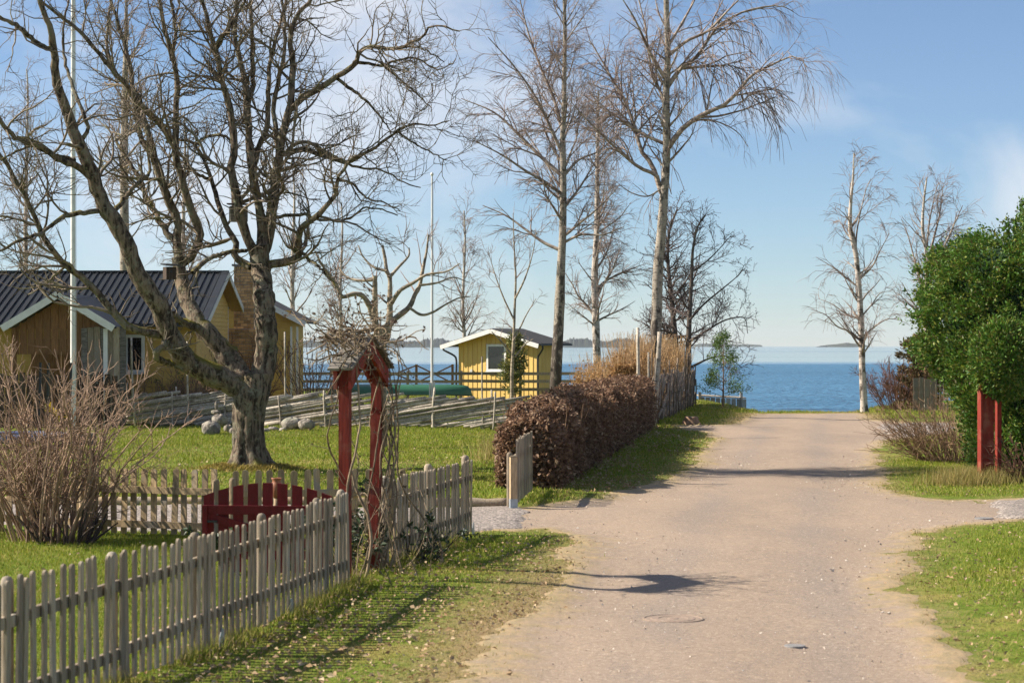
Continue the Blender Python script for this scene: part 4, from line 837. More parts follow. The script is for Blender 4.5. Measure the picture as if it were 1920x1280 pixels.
# ------------------------------------------------------------------ shrubs of bare stems
def shrub(name, label, base, n, h, spread, mat, seed, r0=.012, d1=2.2, d2=3.0, up=.05, basew=.25, l1=.4, twig=.004, leafm=None, leafn=0, leafs=.03, lean=(0, 0), cat='shrub', wander=.07, group=None):
    r = np.random.default_rng(seed); base = np.array(base, float); t = thing(name, label, cat, tuple(base), group)
    a = r.uniform(0, 6.28, n); q = np.sqrt(r.uniform(0, 1, n)); k = 12
    p = np.zeros((n, k, 3)); p[:, 0] = base + np.c_[np.cos(a) * q * basew, np.sin(a) * q * basew, np.full(n, -.05)]
    d = unit(np.c_[np.cos(a) * q * spread / h * 1.0 + lean[0] + r.normal(0, .08, n), np.sin(a) * q * spread / h + lean[1] + r.normal(0, .08, n), np.ones(n)]); L = h * r.uniform(.6, 1.08, n)
    for i in range(1, k):
        d = unit(d + r.normal(0, wander, (n, 3))); p[:, i] = p[:, i - 1] + d * (L / (k - 1))[:, None]
    rad = r0 * r.uniform(.6, 1.4, n)[:, None] * np.linspace(1, .35, k)[None]; T = Tubes(); T.add(p, rad, 5); s_ = T.build('stems', mat, t); s_['kind'] = 'stuff'
    T = Tubes(); c1, r1, _ = spawn(p, rad, d1, (38, 14), lambda L_, t_: l1 * h * (1.1 - .7 * t_), 7, .14, (0, 0, up), .6, twig * 1.4, .22, 1, .4, 0, r); T.add(c1, r1, 4)
    c2, r2, _ = spawn(c1, r1, d2, (42, 15), lambda L_, t_: .08 + .4 * L_, 4, .16, (0, 0, up), .75, twig, .1, 1, .5, 0, r); T.add(c2, r2, 3); T.build('twigs', mat, t)['kind'] = 'stuff'
    if leafm is not None:
        e = np.concatenate([c2.reshape(-1, 3), c1.reshape(-1, 3)]); e = e[r.integers(0, len(e), leafn)]; V, Fc = leaves(e, leafs * r.uniform(.6, 1.4, leafn), r); x = obj('leaves', V, Fc, leafm, t); x['kind'] = 'stuff'
    return t
sh = P(88, 1002, 26.0)
shrub('bare_shrub', 'large bare tan shrub with many upright stems at the left edge', (sh[0], 26.0, 0), 92, 2.45, .95, M['shrub'], 51, .014, 3.6, 6.5, .03, .42, .27, .0042, wander=.13)
shrub('bare_shrub', 'low tangle of old dark stubs at the foot of the large bare shrub', (sh[0] + .3, 25.8, 0), 30, .55, .5, M['shrubdark'], 52, .02, 2, 3, .02, .3, .3, .005)
shrub('bare_shrub', 'bare brown shrub cut off by the left picture edge', (-7.3, 27.0, 0), 45, 1.9, 1.2, M['shrubbrown'], 53, .012, 2, 3, .05, .4, .26, .005)
shrub('bush', 'dark bare many stemmed bush by the corner of the yellow annexe', (-7.25, 76.5, 0), 34, 3.0, 1.5, M['shrubdark'], 54, .02, 2.2, 2.6, .03, .5, .3, .007)
for i, (x, d, hh, lab) in enumerate([(290, 65.2, 1.9, 'brown bare bush in front of the house, left of the leaning oak limb'), (352, 65.2, 1.8, 'brown bare bush in front of the house under the oak fork'), (400, 64.9, 1.7, 'brown bare bush in front of the house left of the oak trunk'), (455, 70.5, 2.9, 'tall red brown bush against the brick chimney')]):
    b = P(x, 700, d); shrub('bush', lab, (b[0], d, 0), 55, hh, 1.1, M['shrubred'] if i == 3 else M['shrubbrown'], 60 + i, .012, 2.4, 3.2, .05, .7, .28, .008)
b = P(375, 660, 66); shrub('bush', 'small green bush half hidden behind the oak limbs', (b[0], 66.4, 0), 20, 2.2, .7, M['shrubbrown'], 66, .012, 2.5, 3, .03, .3, .3, .007, M['juniper'], 1500, .06)
b = P(118, 760, 61); shrub('bush', 'small yellow flowering bush behind the large bare shrub', (b[0], 61, 0), 16, 1.0, .5, M['shrubbrown'], 67, .01, 2.4, 3, .04, .2, .3, .006, M['forsythia'], 260, .06)
shrub('bush', 'low brown twiggy bush spreading over grass left of the yew', (9.0, 44.2, 0), 190, 1.65, 1.6, M['shrubbrown'], 68, .007, 3.4, 4.6, .0, .5, .25, .0042, lean=(-.38, -.05), wander=.12)
shrub('bush', 'red brown twiggy bush right of the red posts', (9.15, 36.9, 0), 110, 1.0, .9, M['shrubred'], 69, .006, 3.6, 4.5, .0, .4, .3, .005)
shrub('bush', 'dark red twiggy bush beside the grey plank fence at the water', (14.65, 80.5, 0), 130, 2.0, 1.4, M['shrubred'], 70, .010, 3.6, 4.5, .02, .7, .28, .008)
shrub('bush', 'low leafy evergreen bush between the posts of the red arch', (-1.75, 22.6, 0), 20, .95, .5, M['shrubdark'], 71, .006, 2.6, 3, .03, .2, .3, .004, M['evergreen'], 700, .035)
shrub('bush', 'low evergreen plants with withered leaves behind the red gate', (-2.55, 22.6, 0), 26, .8, .9, M['shrubdark'], 72, .005, 2.6, 3, .03, .45, .3, .004, M['evergreen'], 1300, .035)
shrub('bush', 'dark low bush in the shade beside the foot of the red arch', (-1.2, 23.5, 0), 34, .6, .6, M['shrubdark'], 73, .006, 2.6, 3, .03, .3, .3, .004, M['evergreen'], 500, .03)

# ------------------------------------------------------------------ vine on the arch
r = np.random.default_rng(81); t = thing('climbing_vine', 'leafless climbing vine tangled over the red arch', 'vine', (-1.5, 22.2, 0)); T = Tubes(); mains = []
for i in range(16):
    b_ = Lp if i < 5 else Rp; ph = r.uniform(0, 6.28); n = 26; z = np.linspace(0, 2.3 + r.uniform(-.1, .3), n); tw_ = r.uniform(2, 6); q = .075 + .05 * r.uniform(0, 1) + .06 * np.sin(z * 3 + ph)
    pth = np.c_[b_[0] + q * np.cos(ph + z * tw_ * .6) + (.09 if i >= 5 else 0), b_[1] + q * np.sin(ph + z * tw_ * .6), z]
    if i % 4 == 3: pth[:, 0] += (1 - z / 2.3) * r.uniform(-.15, .55); pth[:, 1] += (1 - z / 2.3) * r.uniform(-.1, .5)
    pth += np.cumsum(r.normal(0, .008, (n, 3)), 0) * [1, 1, .2]; rad = np.linspace(.014, .007, n) * r.uniform(.5, 1.25); T.add(pth, rad, 6); mains.append(pth)
T.build('stems', M['vine'], t)['kind'] = 'stuff'
T = Tubes(); n = 12; K = 105; p = np.zeros((K, n, 3)); s = r.uniform(-.2, 1.12, K)[:, None]; p[:, 0] = np.c_[Lp[0] * (1 - s) + Rp[0] * s, Lp[1] * (1 - s) + Rp[1] * s, 2.52 - .34 * np.abs(s - .5) + r.uniform(-.04, .10, (K, 1))]
p[:, 0, 0] += r.normal(0, .15, K); p[:, 0, 2] += np.abs(r.normal(0, .06, K)); d = unit(r.normal(size=(K, 3)) * [1.25, 1, .5] + [.0, .1, .30])
L = r.uniform(.2, .75, K)
for i in range(1, n):
    d = unit(d + r.normal(0, .26, (K, 3)) + np.array([0, 0, -.035])); p[:, i] = p[:, i - 1] + d * (L / (n - 1))[:, None]
rad = np.linspace(.0085, .0035, n)[None] * r.uniform(.6, 1.3, (K, 1)); T.add(p, rad, 4)
c2, r2, _ = spawn(p, rad, 3.2, (50, 18), lambda L_, t_: .10 + .25 * L_, 5, .25, (0, 0, .02), .6, .003, .2, 1, .6, 0, r); T.add(c2, r2, 3)
mm = np.array(mains); c3, r3, _ = spawn(mm, np.full(mm.shape[:2], .009), 3.0, (60, 18), lambda L_, t_: .20 + 0 * t_, 6, .25, (0, 0, .02), .5, .003, .2, 1, .5, 0, r); T.add(c3, r3, 3)
T.build('shoots', M['vine'], t)['kind'] = 'stuff'
e = np.concatenate([c2[:, -1], p[:, -1], c3[:, -1], c2[:, 2]]); e = e[r.uniform(0, 1, len(e)) < .62]; e = np.repeat(e, 2, 0) + r.normal(0, .012, (2 * len(e), 3))
V, Fc = leaves(e, .024 * r.uniform(.6, 1.5, len(e)), r, 1.5); o = obj('withered_leaves', V, Fc, M['vineleaf'], t); o['kind'] = 'stuff'
T = Tubes(); K = 22; n = 8; p = np.zeros((K, n, 3)); p[:, 0] = np.c_[-1.5 + r.normal(0, .25, K), 21.9 + r.normal(0, .5, K), np.zeros(K)]; d = unit(np.c_[r.normal(0, .35, K), r.normal(0, .3, K) - .1, np.ones(K)]); L = r.uniform(.4, 1.1, K)
for i in range(1, n):
    d = unit(d + r.normal(0, .12, (K, 3))); p[:, i] = p[:, i - 1] + d * (L / (n - 1))[:, None]
T.add(p, np.linspace(.007, .003, n)[None] * np.ones((K, 1)), 5); c, q, _ = spawn(p, np.full((K, n), .005), 4, (45, 15), lambda L_, t_: .15 + 0 * t_, 4, .2, (0, 0, .05), .6, .0025); T.add(c, q, 3)
T.build('ground_shoots', M['vine'], t)['kind'] = 'stuff'

# ------------------------------------------------------------------ hedges
def hedge(name, label, A, B, hw, h, mat, n, size, seed, core=True, fill=.10, bumpy=.08, elong=1.7, corem=None, stems=None, e=.42):
    r = np.random.default_rng(seed); A = np.array(A); B = np.array(B); D = B - A; L = np.linalg.norm(D); u = D / L; v = np.array([u[1], -u[0]]); t = thing(name, label, 'hedge', (*A, 0))
    def surf(s, th, k):
        cx = np.sign(np.cos(th)) * np.abs(np.cos(th)) ** e; cz = np.abs(np.sin(th)) ** e
        bmp = 1 + bumpy * (np.sin(s * 2.1 + th * 3) + np.sin(s * 4.7 - th * 5 + 1) + .7 * np.sin(s * 9 + th * 8)) * .6
        bmp = bmp + bumpy * .45 * np.sin(s * .9 + 1.3) * np.sin(th); end = np.minimum(1, np.sqrt(np.maximum(0, 1 - np.maximum(0, 1 - np.minimum(s, L - s) / .4) ** 2)) + .15)
        off = hw * cx * bmp * k * end; return np.c_[A[0] + u[0] * s + v[0] * off, A[1] + u[1] * s + v[1] * off, .04 + h * cz * (1 + (bmp - 1) * .5) * (1 - (1 - k) * .6) * (.9 + .1 * end) * np.interp(s, [0, 1.2, 4], [.80, .93, 1.0])]
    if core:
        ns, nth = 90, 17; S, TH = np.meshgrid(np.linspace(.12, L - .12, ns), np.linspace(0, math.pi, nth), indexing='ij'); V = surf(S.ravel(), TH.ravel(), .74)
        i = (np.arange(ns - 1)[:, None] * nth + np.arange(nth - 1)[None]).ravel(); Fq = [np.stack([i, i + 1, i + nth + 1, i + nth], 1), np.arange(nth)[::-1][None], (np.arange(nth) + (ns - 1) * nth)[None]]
        obj('shade_core', V, Fq, corem or M['beechcore'], t)  # closed dark brown hull, its colour stands for the shade between the leaves
    # most leaves where the hedge faces the road and the near end
    s = L * r.uniform(0, 1, n) ** 1.35; th = r.uniform(0, math.pi, n); k = 1 - np.abs(r.normal(0, fill, n)); p = surf(s, th, k)
    ncap = int(n * .14); q = np.c_[np.full(ncap, 0.), np.zeros(ncap)]; x = r.uniform(-1, 1, ncap) * hw; z = r.uniform(.03, .80, ncap) * h; x *= np.sqrt(np.maximum(0, 1 - (z / h / .92) ** 2.6)); dpt = -np.abs(r.normal(0, .06, ncap)) + .12 * (z / h) + .05 + r.normal(0, .05, ncap)
    cap = np.c_[A[0] + v[0] * x + u[0] * dpt, A[1] + v[1] * x + u[1] * dpt, z]; p = np.concatenate([p, cap]); p += r.normal(0, .02, p.shape)
    dirs = unit(r.normal(size=(len(p), 3)) * [1, 1, .8] + [0, 0, -.35]); V, Fc = leaves(p, size * r.uniform(.6, 1.35, len(p)), r, elong, dirs=dirs); o = obj('leaves', V, Fc, mat, t); o['kind'] = 'stuff'
    if stems:
        T = Tubes(); K = stems[0]; s = r.uniform(0, L, K); x = r.uniform(-1, 1, K) * hw; b = np.c_[A[0] + u[0] * s + v[0] * x, A[1] + u[1] * s + v[1] * x, np.full(K, 0.)]; n_ = 8; pp_ = np.zeros((K, n_, 3)); pp_[:, 0] = b; d = unit(np.c_[r.normal(0, .07, K), r.normal(0, .07, K), np.ones(K)]); Ls = stems[1] * r.uniform(.65, 1.12, K)
        for i in range(1, n_): d = unit(d + r.normal(0, .05, (K, 3))); pp_[:, i] = pp_[:, i - 1] + d * (Ls / (n_ - 1))[:, None]
        rad = np.linspace(stems[2], stems[2] * .35, n_)[None] * r.uniform(.6, 1.3, (K, 1)); T.add(pp_, rad, 4); c, q, _ = spawn(pp_, rad, stems[3], (28, 10), lambda L_, t_: .5 * (1.2 - t_), 5, .12, (0, 0, .06), .6, stems[2] * .4, .15, 1, .5, 0, r); T.add(c, q, 3); T.build('stems', stems[4], t)['kind'] = 'stuff'
    return t
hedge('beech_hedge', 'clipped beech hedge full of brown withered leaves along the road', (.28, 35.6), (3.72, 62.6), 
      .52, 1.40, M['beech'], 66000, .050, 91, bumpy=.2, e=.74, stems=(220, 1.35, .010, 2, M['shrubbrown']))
hedge('tall_hedge', 'tall golden brown hedge of upright stems behind the stake fence', (3.45, 65.2), (6.6, 86.5), .55, 2.3, M['goldleaf'], 26000, .045, 92, False, .5, .12, 1.6, stems=(1300, 2.6, .012, 3.0, M['golden']))
hedge('tall_hedge', 'low golden shrub row left of the stake fence above the brown hedge', (2.2, 66.0), (3.9, 80), .5, 1.9, M['goldleaf'], 3000, .045, 93, False, .5, .12, 1.6, stems=(260, 2.0, .010, 3.0, M['golden']))

# the big yew at the right
r = np.random.default_rng(95); t = thing('yew_tree', 'big dense green yew filling the right picture edge', 'tree', (9.8, 39.7, 0))
T = Tubes()
for i in range(5):
    a = i * 1.3; T.add(smooth_path([(9.6 + .3 * math.cos(a), 39.4 + .3 * math.sin(a), -.1), (9.5 + .6 * math.cos(a), 39.4 + .6 * math.sin(a), 1.2), (9.6 + 1.1 * math.cos(a), 39.5 + 1.1 * math.sin(a), 3.2)], 12), np.linspace(.10, .04, 12), 8)
T.build('trunk', M['shrubbrown'], t)
def yew_R(z, a):
    z = np.asarray(z) * 1.06
    R = np.interp(z, [.1, .5, 1.0, 1.5, 2.0, 2.5, 3.0, 3.6, 4.0, 4.35, 4.7], [.95, 1.05, 1.15, 1.35, 1.62, 1.84, 1.93, 1.96, 1.93, 1.72, .9])
    return R * (1 + .07 * np.sin(a * 3 + z * 1.9) + .06 * np.sin(a * 7 - z * 3.1) + .05 * np.sin(a * 11 + z * 5.3) + .03 * np.sin(a * 17 + z * 9))
def yew_pts(n, fill):
    z = r.uniform(.15, 4.42, n); a = r.uniform(0, 6.283, n); k = 1 - np.abs(r.normal(0, fill, n)); R = yew_R(z, a) * k
    return np.c_[9.8 + R * np.cos(a), 39.7 + R * np.sin(a) * 1.12, z], np.c_[np.cos(a), np.sin(a), .35 + 0 * a]
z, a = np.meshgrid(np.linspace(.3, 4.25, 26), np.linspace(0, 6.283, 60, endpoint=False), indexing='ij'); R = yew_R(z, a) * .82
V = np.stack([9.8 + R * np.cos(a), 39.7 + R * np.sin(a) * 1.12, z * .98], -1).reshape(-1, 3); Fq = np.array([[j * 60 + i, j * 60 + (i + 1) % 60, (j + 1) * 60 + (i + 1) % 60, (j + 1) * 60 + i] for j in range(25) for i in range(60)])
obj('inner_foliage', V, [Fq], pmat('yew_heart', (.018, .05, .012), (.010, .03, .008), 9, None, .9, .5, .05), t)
cp, cn = yew_pts(1500, .045); cn = unit(cn); nl = 46; cr_ = r.uniform(.05, .12, len(cp))
cp = cp + cn * r.normal(.03, .07, (len(cp), 1))
p = (cp[:, None] + r.normal(0, 1, (len(cp), nl, 3)) * cr_[:, None, None] + cn[:, None] * np.abs(r.normal(0, .09, (len(cp), nl, 1)))).reshape(-1, 3); nn = np.repeat(cn + [0, 0, .25], nl, 0)
# an overhanging lobe in front of the red posts, and upright shoots on top
q = unit(r.normal(size=(5200, 3))) * (1 - np.abs(r.normal(0, .12, (5200, 1)))); p = np.r_[p, q * [.62, .5, .7] + [8.55, 37.0, 2.15], ]; nn = np.r_[nn, q + [0, 0, .3]]
for i in range(34):
    a_ = r.uniform(0, 6.28); R_ = r.uniform(0, 1.9); b = np.array([9.8 + R_ * math.cos(a_), 39.4 + R_ * math.sin(a_), np.interp(R_, [0, 1.2, 1.9], [4.25, 4.1, 3.75])]); m_ = 170; s = r.uniform(0, 1, m_); h_ = r.uniform(.4, 1.0)
    p = np.r_[p, b + np.c_[r.normal(0, .055, m_) * (1.25 - s), r.normal(0, .055, m_) * (1.25 - s), s * h_]]; nn = np.r_[nn, np.c_[r.normal(0, .5, (m_, 2)), np.ones(m_) * 1.2]]
for i in range(90):
    a_ = r.uniform(0, 6.28); z_ = r.uniform(.6, 4.2); R_ = float(yew_R(z_, a_)); b = np.array([9.8 + R_ * math.cos(a_), 39.7 + R_ * math.sin(a_) * 1.12, z_]); m_ = 40; s = r.uniform(0, 1, m_); dv = unit(np.array([math.cos(a_), math.sin(a_), .6])) * r.uniform(.15, .38)
    p = np.r_[p, b + s[:, None] * dv + r.normal(0, .035, (m_, 3))]; nn = np.r_[nn, np.tile(dv * 3, (m_, 1))]
dirs = unit(unit(nn) + r.normal(0, .65, p.shape)); V, Fc = leaves(p, .034 * r.uniform(.6, 1.4, len(p)), r, 2.2, dirs=dirs, fold=.1)
V2, F2 = leaves(p + r.normal(0, .03, p.shape), .030 * r.uniform(.6, 1.4, len(p)), r, 2.4, dirs=unit(unit(nn) + r.normal(0, .8, p.shape)), fold=.1)
V, Fc = merge([(V, Fc), (V2, F2)]); obj('crown', V, Fc, M['yew'], t)

t = thing('gate_post', 'wide red board post standing in the green yew', 'post', (8.22, 37.0, 0)); box('board', (8.24, 37.0, .86), (.20, .10, 1.8), M['red'], t, .25); box('side_board', (8.115, 36.97, .85), (.04, .14, 1.78), M['red'], t, .25)
t = thing('gate_post', 'narrow red board post half covered by yew, right of the wide red post', 'post', (8.47, 37.25, 0)); box('board', (8.49, 37.25, .8), (.08, .09, 1.7), M['red'], t, .25); box('cap_board', (8.49, 37.25, 1.67), (.14, .12, .03), M['red'], t, .25)

def conifer(name, label, base, h, wd, mat, seed, n, size, top=1.0, pw=.8, gap=.0, z0=.1):
    r = np.random.default_rng(seed); base = np.array(base, float); t = thing(name, label, 'tree', tuple(base)); T = Tubes(); T.add(smooth_path([base + [0, 0, -.1], base + [.03, 0, h * .5], base + [0, 0, h * .97]], 10), np.linspace(.04, .008, 10), 6); T.build('trunk', M['shrubbrown'], t)
    nb = int(h * 16); zz = r.uniform(z0, .97, nb); a = r.uniform(0, 6.28, nb); L = wd * (1 - zz) ** pw * r.uniform(.6, 1.15, nb) + .06; nn_ = 6; p = np.zeros((nb, nn_, 3)); p[:, 0] = base + np.c_[np.zeros((nb, 2)), zz * h]; d = unit(np.c_[np.cos(a), np.sin(a), r.uniform(.1, .7, nb)])
    for i in range(1, nn_): d = unit(d + r.normal(0, .1, (nb, 3)) + [0, 0, .06]); p[:, i] = p[:, i - 1] + d * (L / 5)[:, None]
    T = Tubes(); T.add(p, np.linspace(.010, .004, nn_)[None] * np.ones((nb, 1)), 4); T.build('branches', M['shrubbrown'], t)['kind'] = 'stuff'
    i = r.integers(0, nb, n); s = r.uniform(gap, 1.05, n) * 5; k = np.minimum(s.astype(int), 4); f = (s - k)[:, None]; q = p[i, k] * (1 - f) + p[i, k + 1] * f + r.normal(0, .06 * wd + .02, (n, 3)); dirs = unit(p[i, k + 1] - p[i, k] + r.normal(0, .02 + .12 * wd, (n, 3)) + [0, 0, .03])
    V, Fc = leaves(q, size * r.uniform(.6, 1.4, n), r, 2.4, dirs=dirs, fold=.1); obj('crown', V, Fc, mat, t); return t
conifer('juniper', 'olive green juniper in front of the yellow shed', (.12, 86.5, 0), 2.9, .95, M['juniper'], 101, 3800, .055)
conifer('pine_tree', 'small young pine on the bank beside the jetty', (8.25, 83.5, -.05), 2.9, 1.15, M['pine'], 102, 4200, .032, gap=.5, pw=.55)
conifer('thuja', 'browned conifer behind the grey plank fence', (15.15, 80.2, 0), 2.75, .8, M['browncon'], 103, 5200, .07, pw=.35)
conifer('thuja', 'browned conifer leaning against the yew behind the grey plank fence', (15.95, 79.4, 0), 2.5, .8, M['browncon'], 104, 4200, .07, pw=.3)

# ------------------------------------------------------------------ round pole fences
def pole_fence(label, A, B, gap, nper, rise, hmax, seed, stake_h, sr=.03, rr=.045, span=3.0, mat=None):
    mat = mat or M['pole']
    r = np.random.default_rng(seed); A = np.array(A); B = np.array(B); D = B - A; L = np.linalg.norm(D); u = D / L; v = np.array([-u[1], u[0]]); t = thing('pole_fence', label, 'fence', (*A, 0)); ns = int(L / gap) + 1
    for i in range(ns):
        s = i * gap + r.normal(0, .06)
        for side in (-1, 1):
            p = A + u * (s + r.normal(0, .04)) + v * (.10 * side); h = r.uniform(*stake_h); log('stake', (*p, -.1), (p[0] + r.normal(0, .05), p[1] + r.normal(0, .03), h), sr * r.uniform(.8, 1.2), mat, t, 6, .25)
        for z in (.45, .8):
            if z < hmax: obj('binding', bar((*(A + u * s - v * .14), z), (*(A + u * s + v * .14), z + .03), .02, .02), [BF], mat, t)
    for i in range(-int(span), ns):
        for j in range(nper):
            s0 = i * gap + gap * j / nper + r.normal(0, .06); ln = span * gap * r.uniform(.92, 1.1) + .4; s1 = s0 + ln; z0 = .07 + r.normal(0, .02); z1 = z0 + ln * rise * r.uniform(.9, 1.1)
            a0 = max(s0, -.5); a1 = min(s1, L + .5)
            if a1 - a0 < .6: continue
            za = z0 + (a0 - s0) / ln * (z1 - z0); zb = z0 + (a1 - s0) / ln * (z1 - z0); q = A + u * a0 + v * r.uniform(-.03, .03); e = A + u * a1 + v * r.uniform(-.03, .03)
            log('rail', (*q, za), (*e, zb), rr * r.uniform(.65, 1.25), mat, t, 7, .25)
    return t
pole_fence('round pole fence with slanting grey rails between lawn and shore', (-11.6, 64.3), (.1, 61.2), 1.62, 6, .16, .95, 111, (.85, 1.3), rr=.05, span=3.0)
pole_fence('stake fence in painted shade tones, with tall stakes continuing the brown hedge to the water', (4.15, 63.6), (7.35, 86.3), 1.7, 3, .24, .95, 112, (1.0, 2.3), .026, .042, 3.0, M['poleshade'])
for (x, yb, yt, d, rr, lab) in [(250, 797, 632, 64.0, .035, 'tall leaning bare pole at the left end of the round pole fence'), (352, 797, 640, 63.6, .028, 'tall thin pole beside the dark bushes behind the oak limb'), (535, 790, 622, 63.0, .028, 'tall thin pole in front of the yellow annexe wall'), (637, 800, 698, 62.0, .03, 'thin pole showing left of the red arch post'), (1197, 795, 614, 63.2, .055, 'tall dark round post at the end of the brown hedge'), (905, 803, 668, 61.4, .025, 'thin forked pole in front of the yellow shed')]:
    a = P(x + (4 if x < 300 else 1), yb, d); b = P(x - (4 if x < 300 else 1), yt, d + .05); a[2] = -.1
    o = log('pole', a, b, rr, M['pole'], None, 8, .2); tag(o, lab, 'pole')
t = thing('ladder_post', 'pale leaning post with short rungs at the end of the brown hedge', 'post', (*P(1226, 800, 63)[:2], 0))
a = P(1225, 800, 63); a[2] = -.1; b = P(1237, 622, 63.2); log('shaft', a, b, .075, M['pole'], t, 10, .1); a2 = P(1212, 800, 63); a2[2] = -.1; b2 = P(1216, 660, 63.1); log('stake', a2, b2, .035, M['pole'], t, 8, .2)
for y in (712, 731, 747, 762, 778): 
    f = (800 - y) / 178; obj('rung', bar(a + (b - a) * f + [0.02, -.06, 0], P(1211, y - 2, 62.9), .02, .025), [BF], M['shrubdark'], t)
c = P(1296, 797, 65.0); r = np.random.default_rng(3)
V, Fc = lathe([(.34, -.05), (.27, .06), (.22, .14), (.20, .22), (.18, .235), (.001, .23)], (c[0], c[1], 0), 18); V += r.normal(0, .018, V.shape)
t = thing('tree_stump', 'dark low tree stump on the verge beyond the brown hedge', 'stump', (c[0], c[1], 0)); obj('stump', V, Fc, M['shrubbrown'], t, True); V, Fc = lathe([(.16, 0), (.15, .012), (.001, .012)], (c[0], c[1], .232), 18); obj('cut_face', V, Fc, M['woodend'], t)

# ------------------------------------------------------------------ house
hs = thing('house', 'long yellow house with dark metal roof and brick chimney behind the oak', 'house', (-16, 68, 0))
XE = -9.38; RY, RZ, EY, EZ, BY, BZ = 70.6, 4.83, 65.4, 3.08, 74.4, 3.74; XW = -27.0
box('wall', ((XW + XE - .42) / 2, 69.7, 1.5), (XE - .42 - XW, 7.4, 3.0), M['yellow'], hs)
gx = XE - .42
V, Fc = prism([(0, 66.0, 3.0), (0, 73.4, 3.0), (0, 73.4, 3.9), (0, 70.6, 4.68), (0, 66.0, 3.16)], (gx - .1, 0, 0), (gx, 0, 0)); obj('gable_wall', V, Fc, M['yellow'], hs)
z = .3; k = 0
while z < 4.5:
    ya = 66.0 if z < 3.1 else 66.0 + (z - 3.14) / (4.68 - 3.14) * 4.6; yb = 73.4 if z < 3.75 else 73.4 - (z - 3.8) / (4.68 - 3.8) * 2.8
    if yb - ya > .3: obj('siding_board', bar((gx + .016, ya + .02, z), (gx + .016, yb - .02, z), .02, .150, (-.17, 0, 1)), [BF], M['yellow'], hs)
    z += .135
for i in range(17):
    obj('siding_board', bar((XW, 65.984, .3 + i * .155), (gx, 65.984, .3 + i * .155), .02, .172, (0, .17, 1)), [BF], M['yellow'], hs)
fr = obj('roof', np.array([(XW, EY, EZ), (XE, EY, EZ), (XE, RY, RZ), (XW, RY, RZ), (XW, EY, EZ - .06), (XE, EY, EZ - .06), (XE, RY, RZ - .06), (XW, RY, RZ - .06)]), [np.array([[0, 1, 2, 3], [7, 6, 5, 4], [0, 4, 5, 1], [1, 5, 6, 2], [3, 7, 4, 0]])], M['roof'], hs)
obj('rear_roof', np.array([(XW, RY, RZ), (XE, RY, RZ), (XE, BY, BZ), (XW, BY, BZ), (XW, RY, RZ - .06), (XE, RY, RZ - .06), (XE, BY, BZ - .06), (XW, BY, BZ - .06)]), [np.array([[0, 1, 2, 3], [7, 6, 5, 4], [1, 5, 6, 2], [2, 6, 7, 3]])], M['roof'], hs)
rm = mesh_np('roof_rib', bar((0, 0, 0), (0, RY - EY, RZ - EZ), .028, .05, (0, 0, 1)), [BF], M['roof'])
x = XE - .25
while x > XW:
    link('roof_rib', rm, fr, (x, EY, EZ + .02)); x -= .225
obj('ridge_cap', bar((XW, RY, RZ + .03), (XE + .01, RY, RZ + .03), .26, .05), [BF], M['roof'], fr)
obj('verge_flashing', bar((XE - .10, EY - .01, EZ + .035), (XE - .10, RY - .02, RZ + .035), .22, .03), [BF], M['roof'], fr)
obj('verge_board', bar((XE + .012, EY - .02, EZ - .09), (XE + .012, RY, RZ - .09), .03, .20), [BF], M['offwhite'], hs)
obj('verge_board', bar((XE + .012, RY + .01, RZ - .09), (XE + .012, BY + .02, BZ - .09), .03, .20), [BF], M['offwhite'], hs)
obj('soffit', np.array([(gx, EY + .1, EZ - .10), (XE, EY + .1, EZ - .10), (XE, RY, RZ - .13), (gx, RY, RZ - .13), (gx, BY - .05, BZ - .14), (XE, BY - .05, BZ - .14)]), [np.array([[0, 1, 2, 3], [3, 2, 5, 4]])], M['soffit'], hs)
obj('gutter', bar((XW, EY - .05, EZ - .06), (XE + .02, EY - .05, EZ - .06), .11, .09), [BF], M['iron'], hs)
box('corner_board', (gx + .02, 73.42, 1.9), (.03, .10, 3.7), M['offwhite'], hs)
# window in the front wall, seen left of the bare shrub
def window(par, c, wd, ht, rz=0.0, mull=True):
    ux = np.array([math.cos(rz), math.sin(rz), 0]); nv = np.array([math.sin(rz), -math.cos(rz), 0]); c = np.array(c, float); fr_ = .10
    w_ = obj('window', bar(c - ux * wd / 2 + nv * .01, c + ux * wd / 2 + nv * .01, .03, ht), [BF], M['glass'], par)
    for s in (-1, 1):
        obj('frame', bar(c + ux * s * (wd / 2 + fr_ / 2 - .002) + nv * .03 - [0, 0, ht / 2 + fr_], c + ux * s * (wd / 2 + fr_ / 2 - .002) + nv * .03 + [0, 0, ht / 2 + fr_], fr_, .05, nv), [BF], M['white'], w_)
        obj('frame', bar(c - ux * (wd / 2) + nv * .03 + [0, 0, s * (ht / 2 + fr_ / 2 - .002)], c + ux * (wd / 2) + nv * .03 + [0, 0, s * (ht / 2 + fr_ / 2 - .002)], .05, fr_), [BF], M['white'], w_)
    if mull: obj('mullion', bar(c + nv * .034 - [0, 0, ht / 2], c + nv * .034 + [0, 0, ht / 2], .045, .03, nv), [BF], M['white'], w_)
    obj('sill', bar(c - ux * (wd / 2 + .12) + nv * .06 - [0, 0, ht / 2 + fr_ + .02], c + ux * (wd / 2 + .12) + nv * .06 - [0, 0, ht / 2 + fr_ + .02], .12, .035), [BF], M['white'], w_)
    return w_
window(hs, (-19.2, 65.97, 1.9), 1.2, 1.1); window(hs, (-11.9, 65.97, 2.15), .9, 1.0)
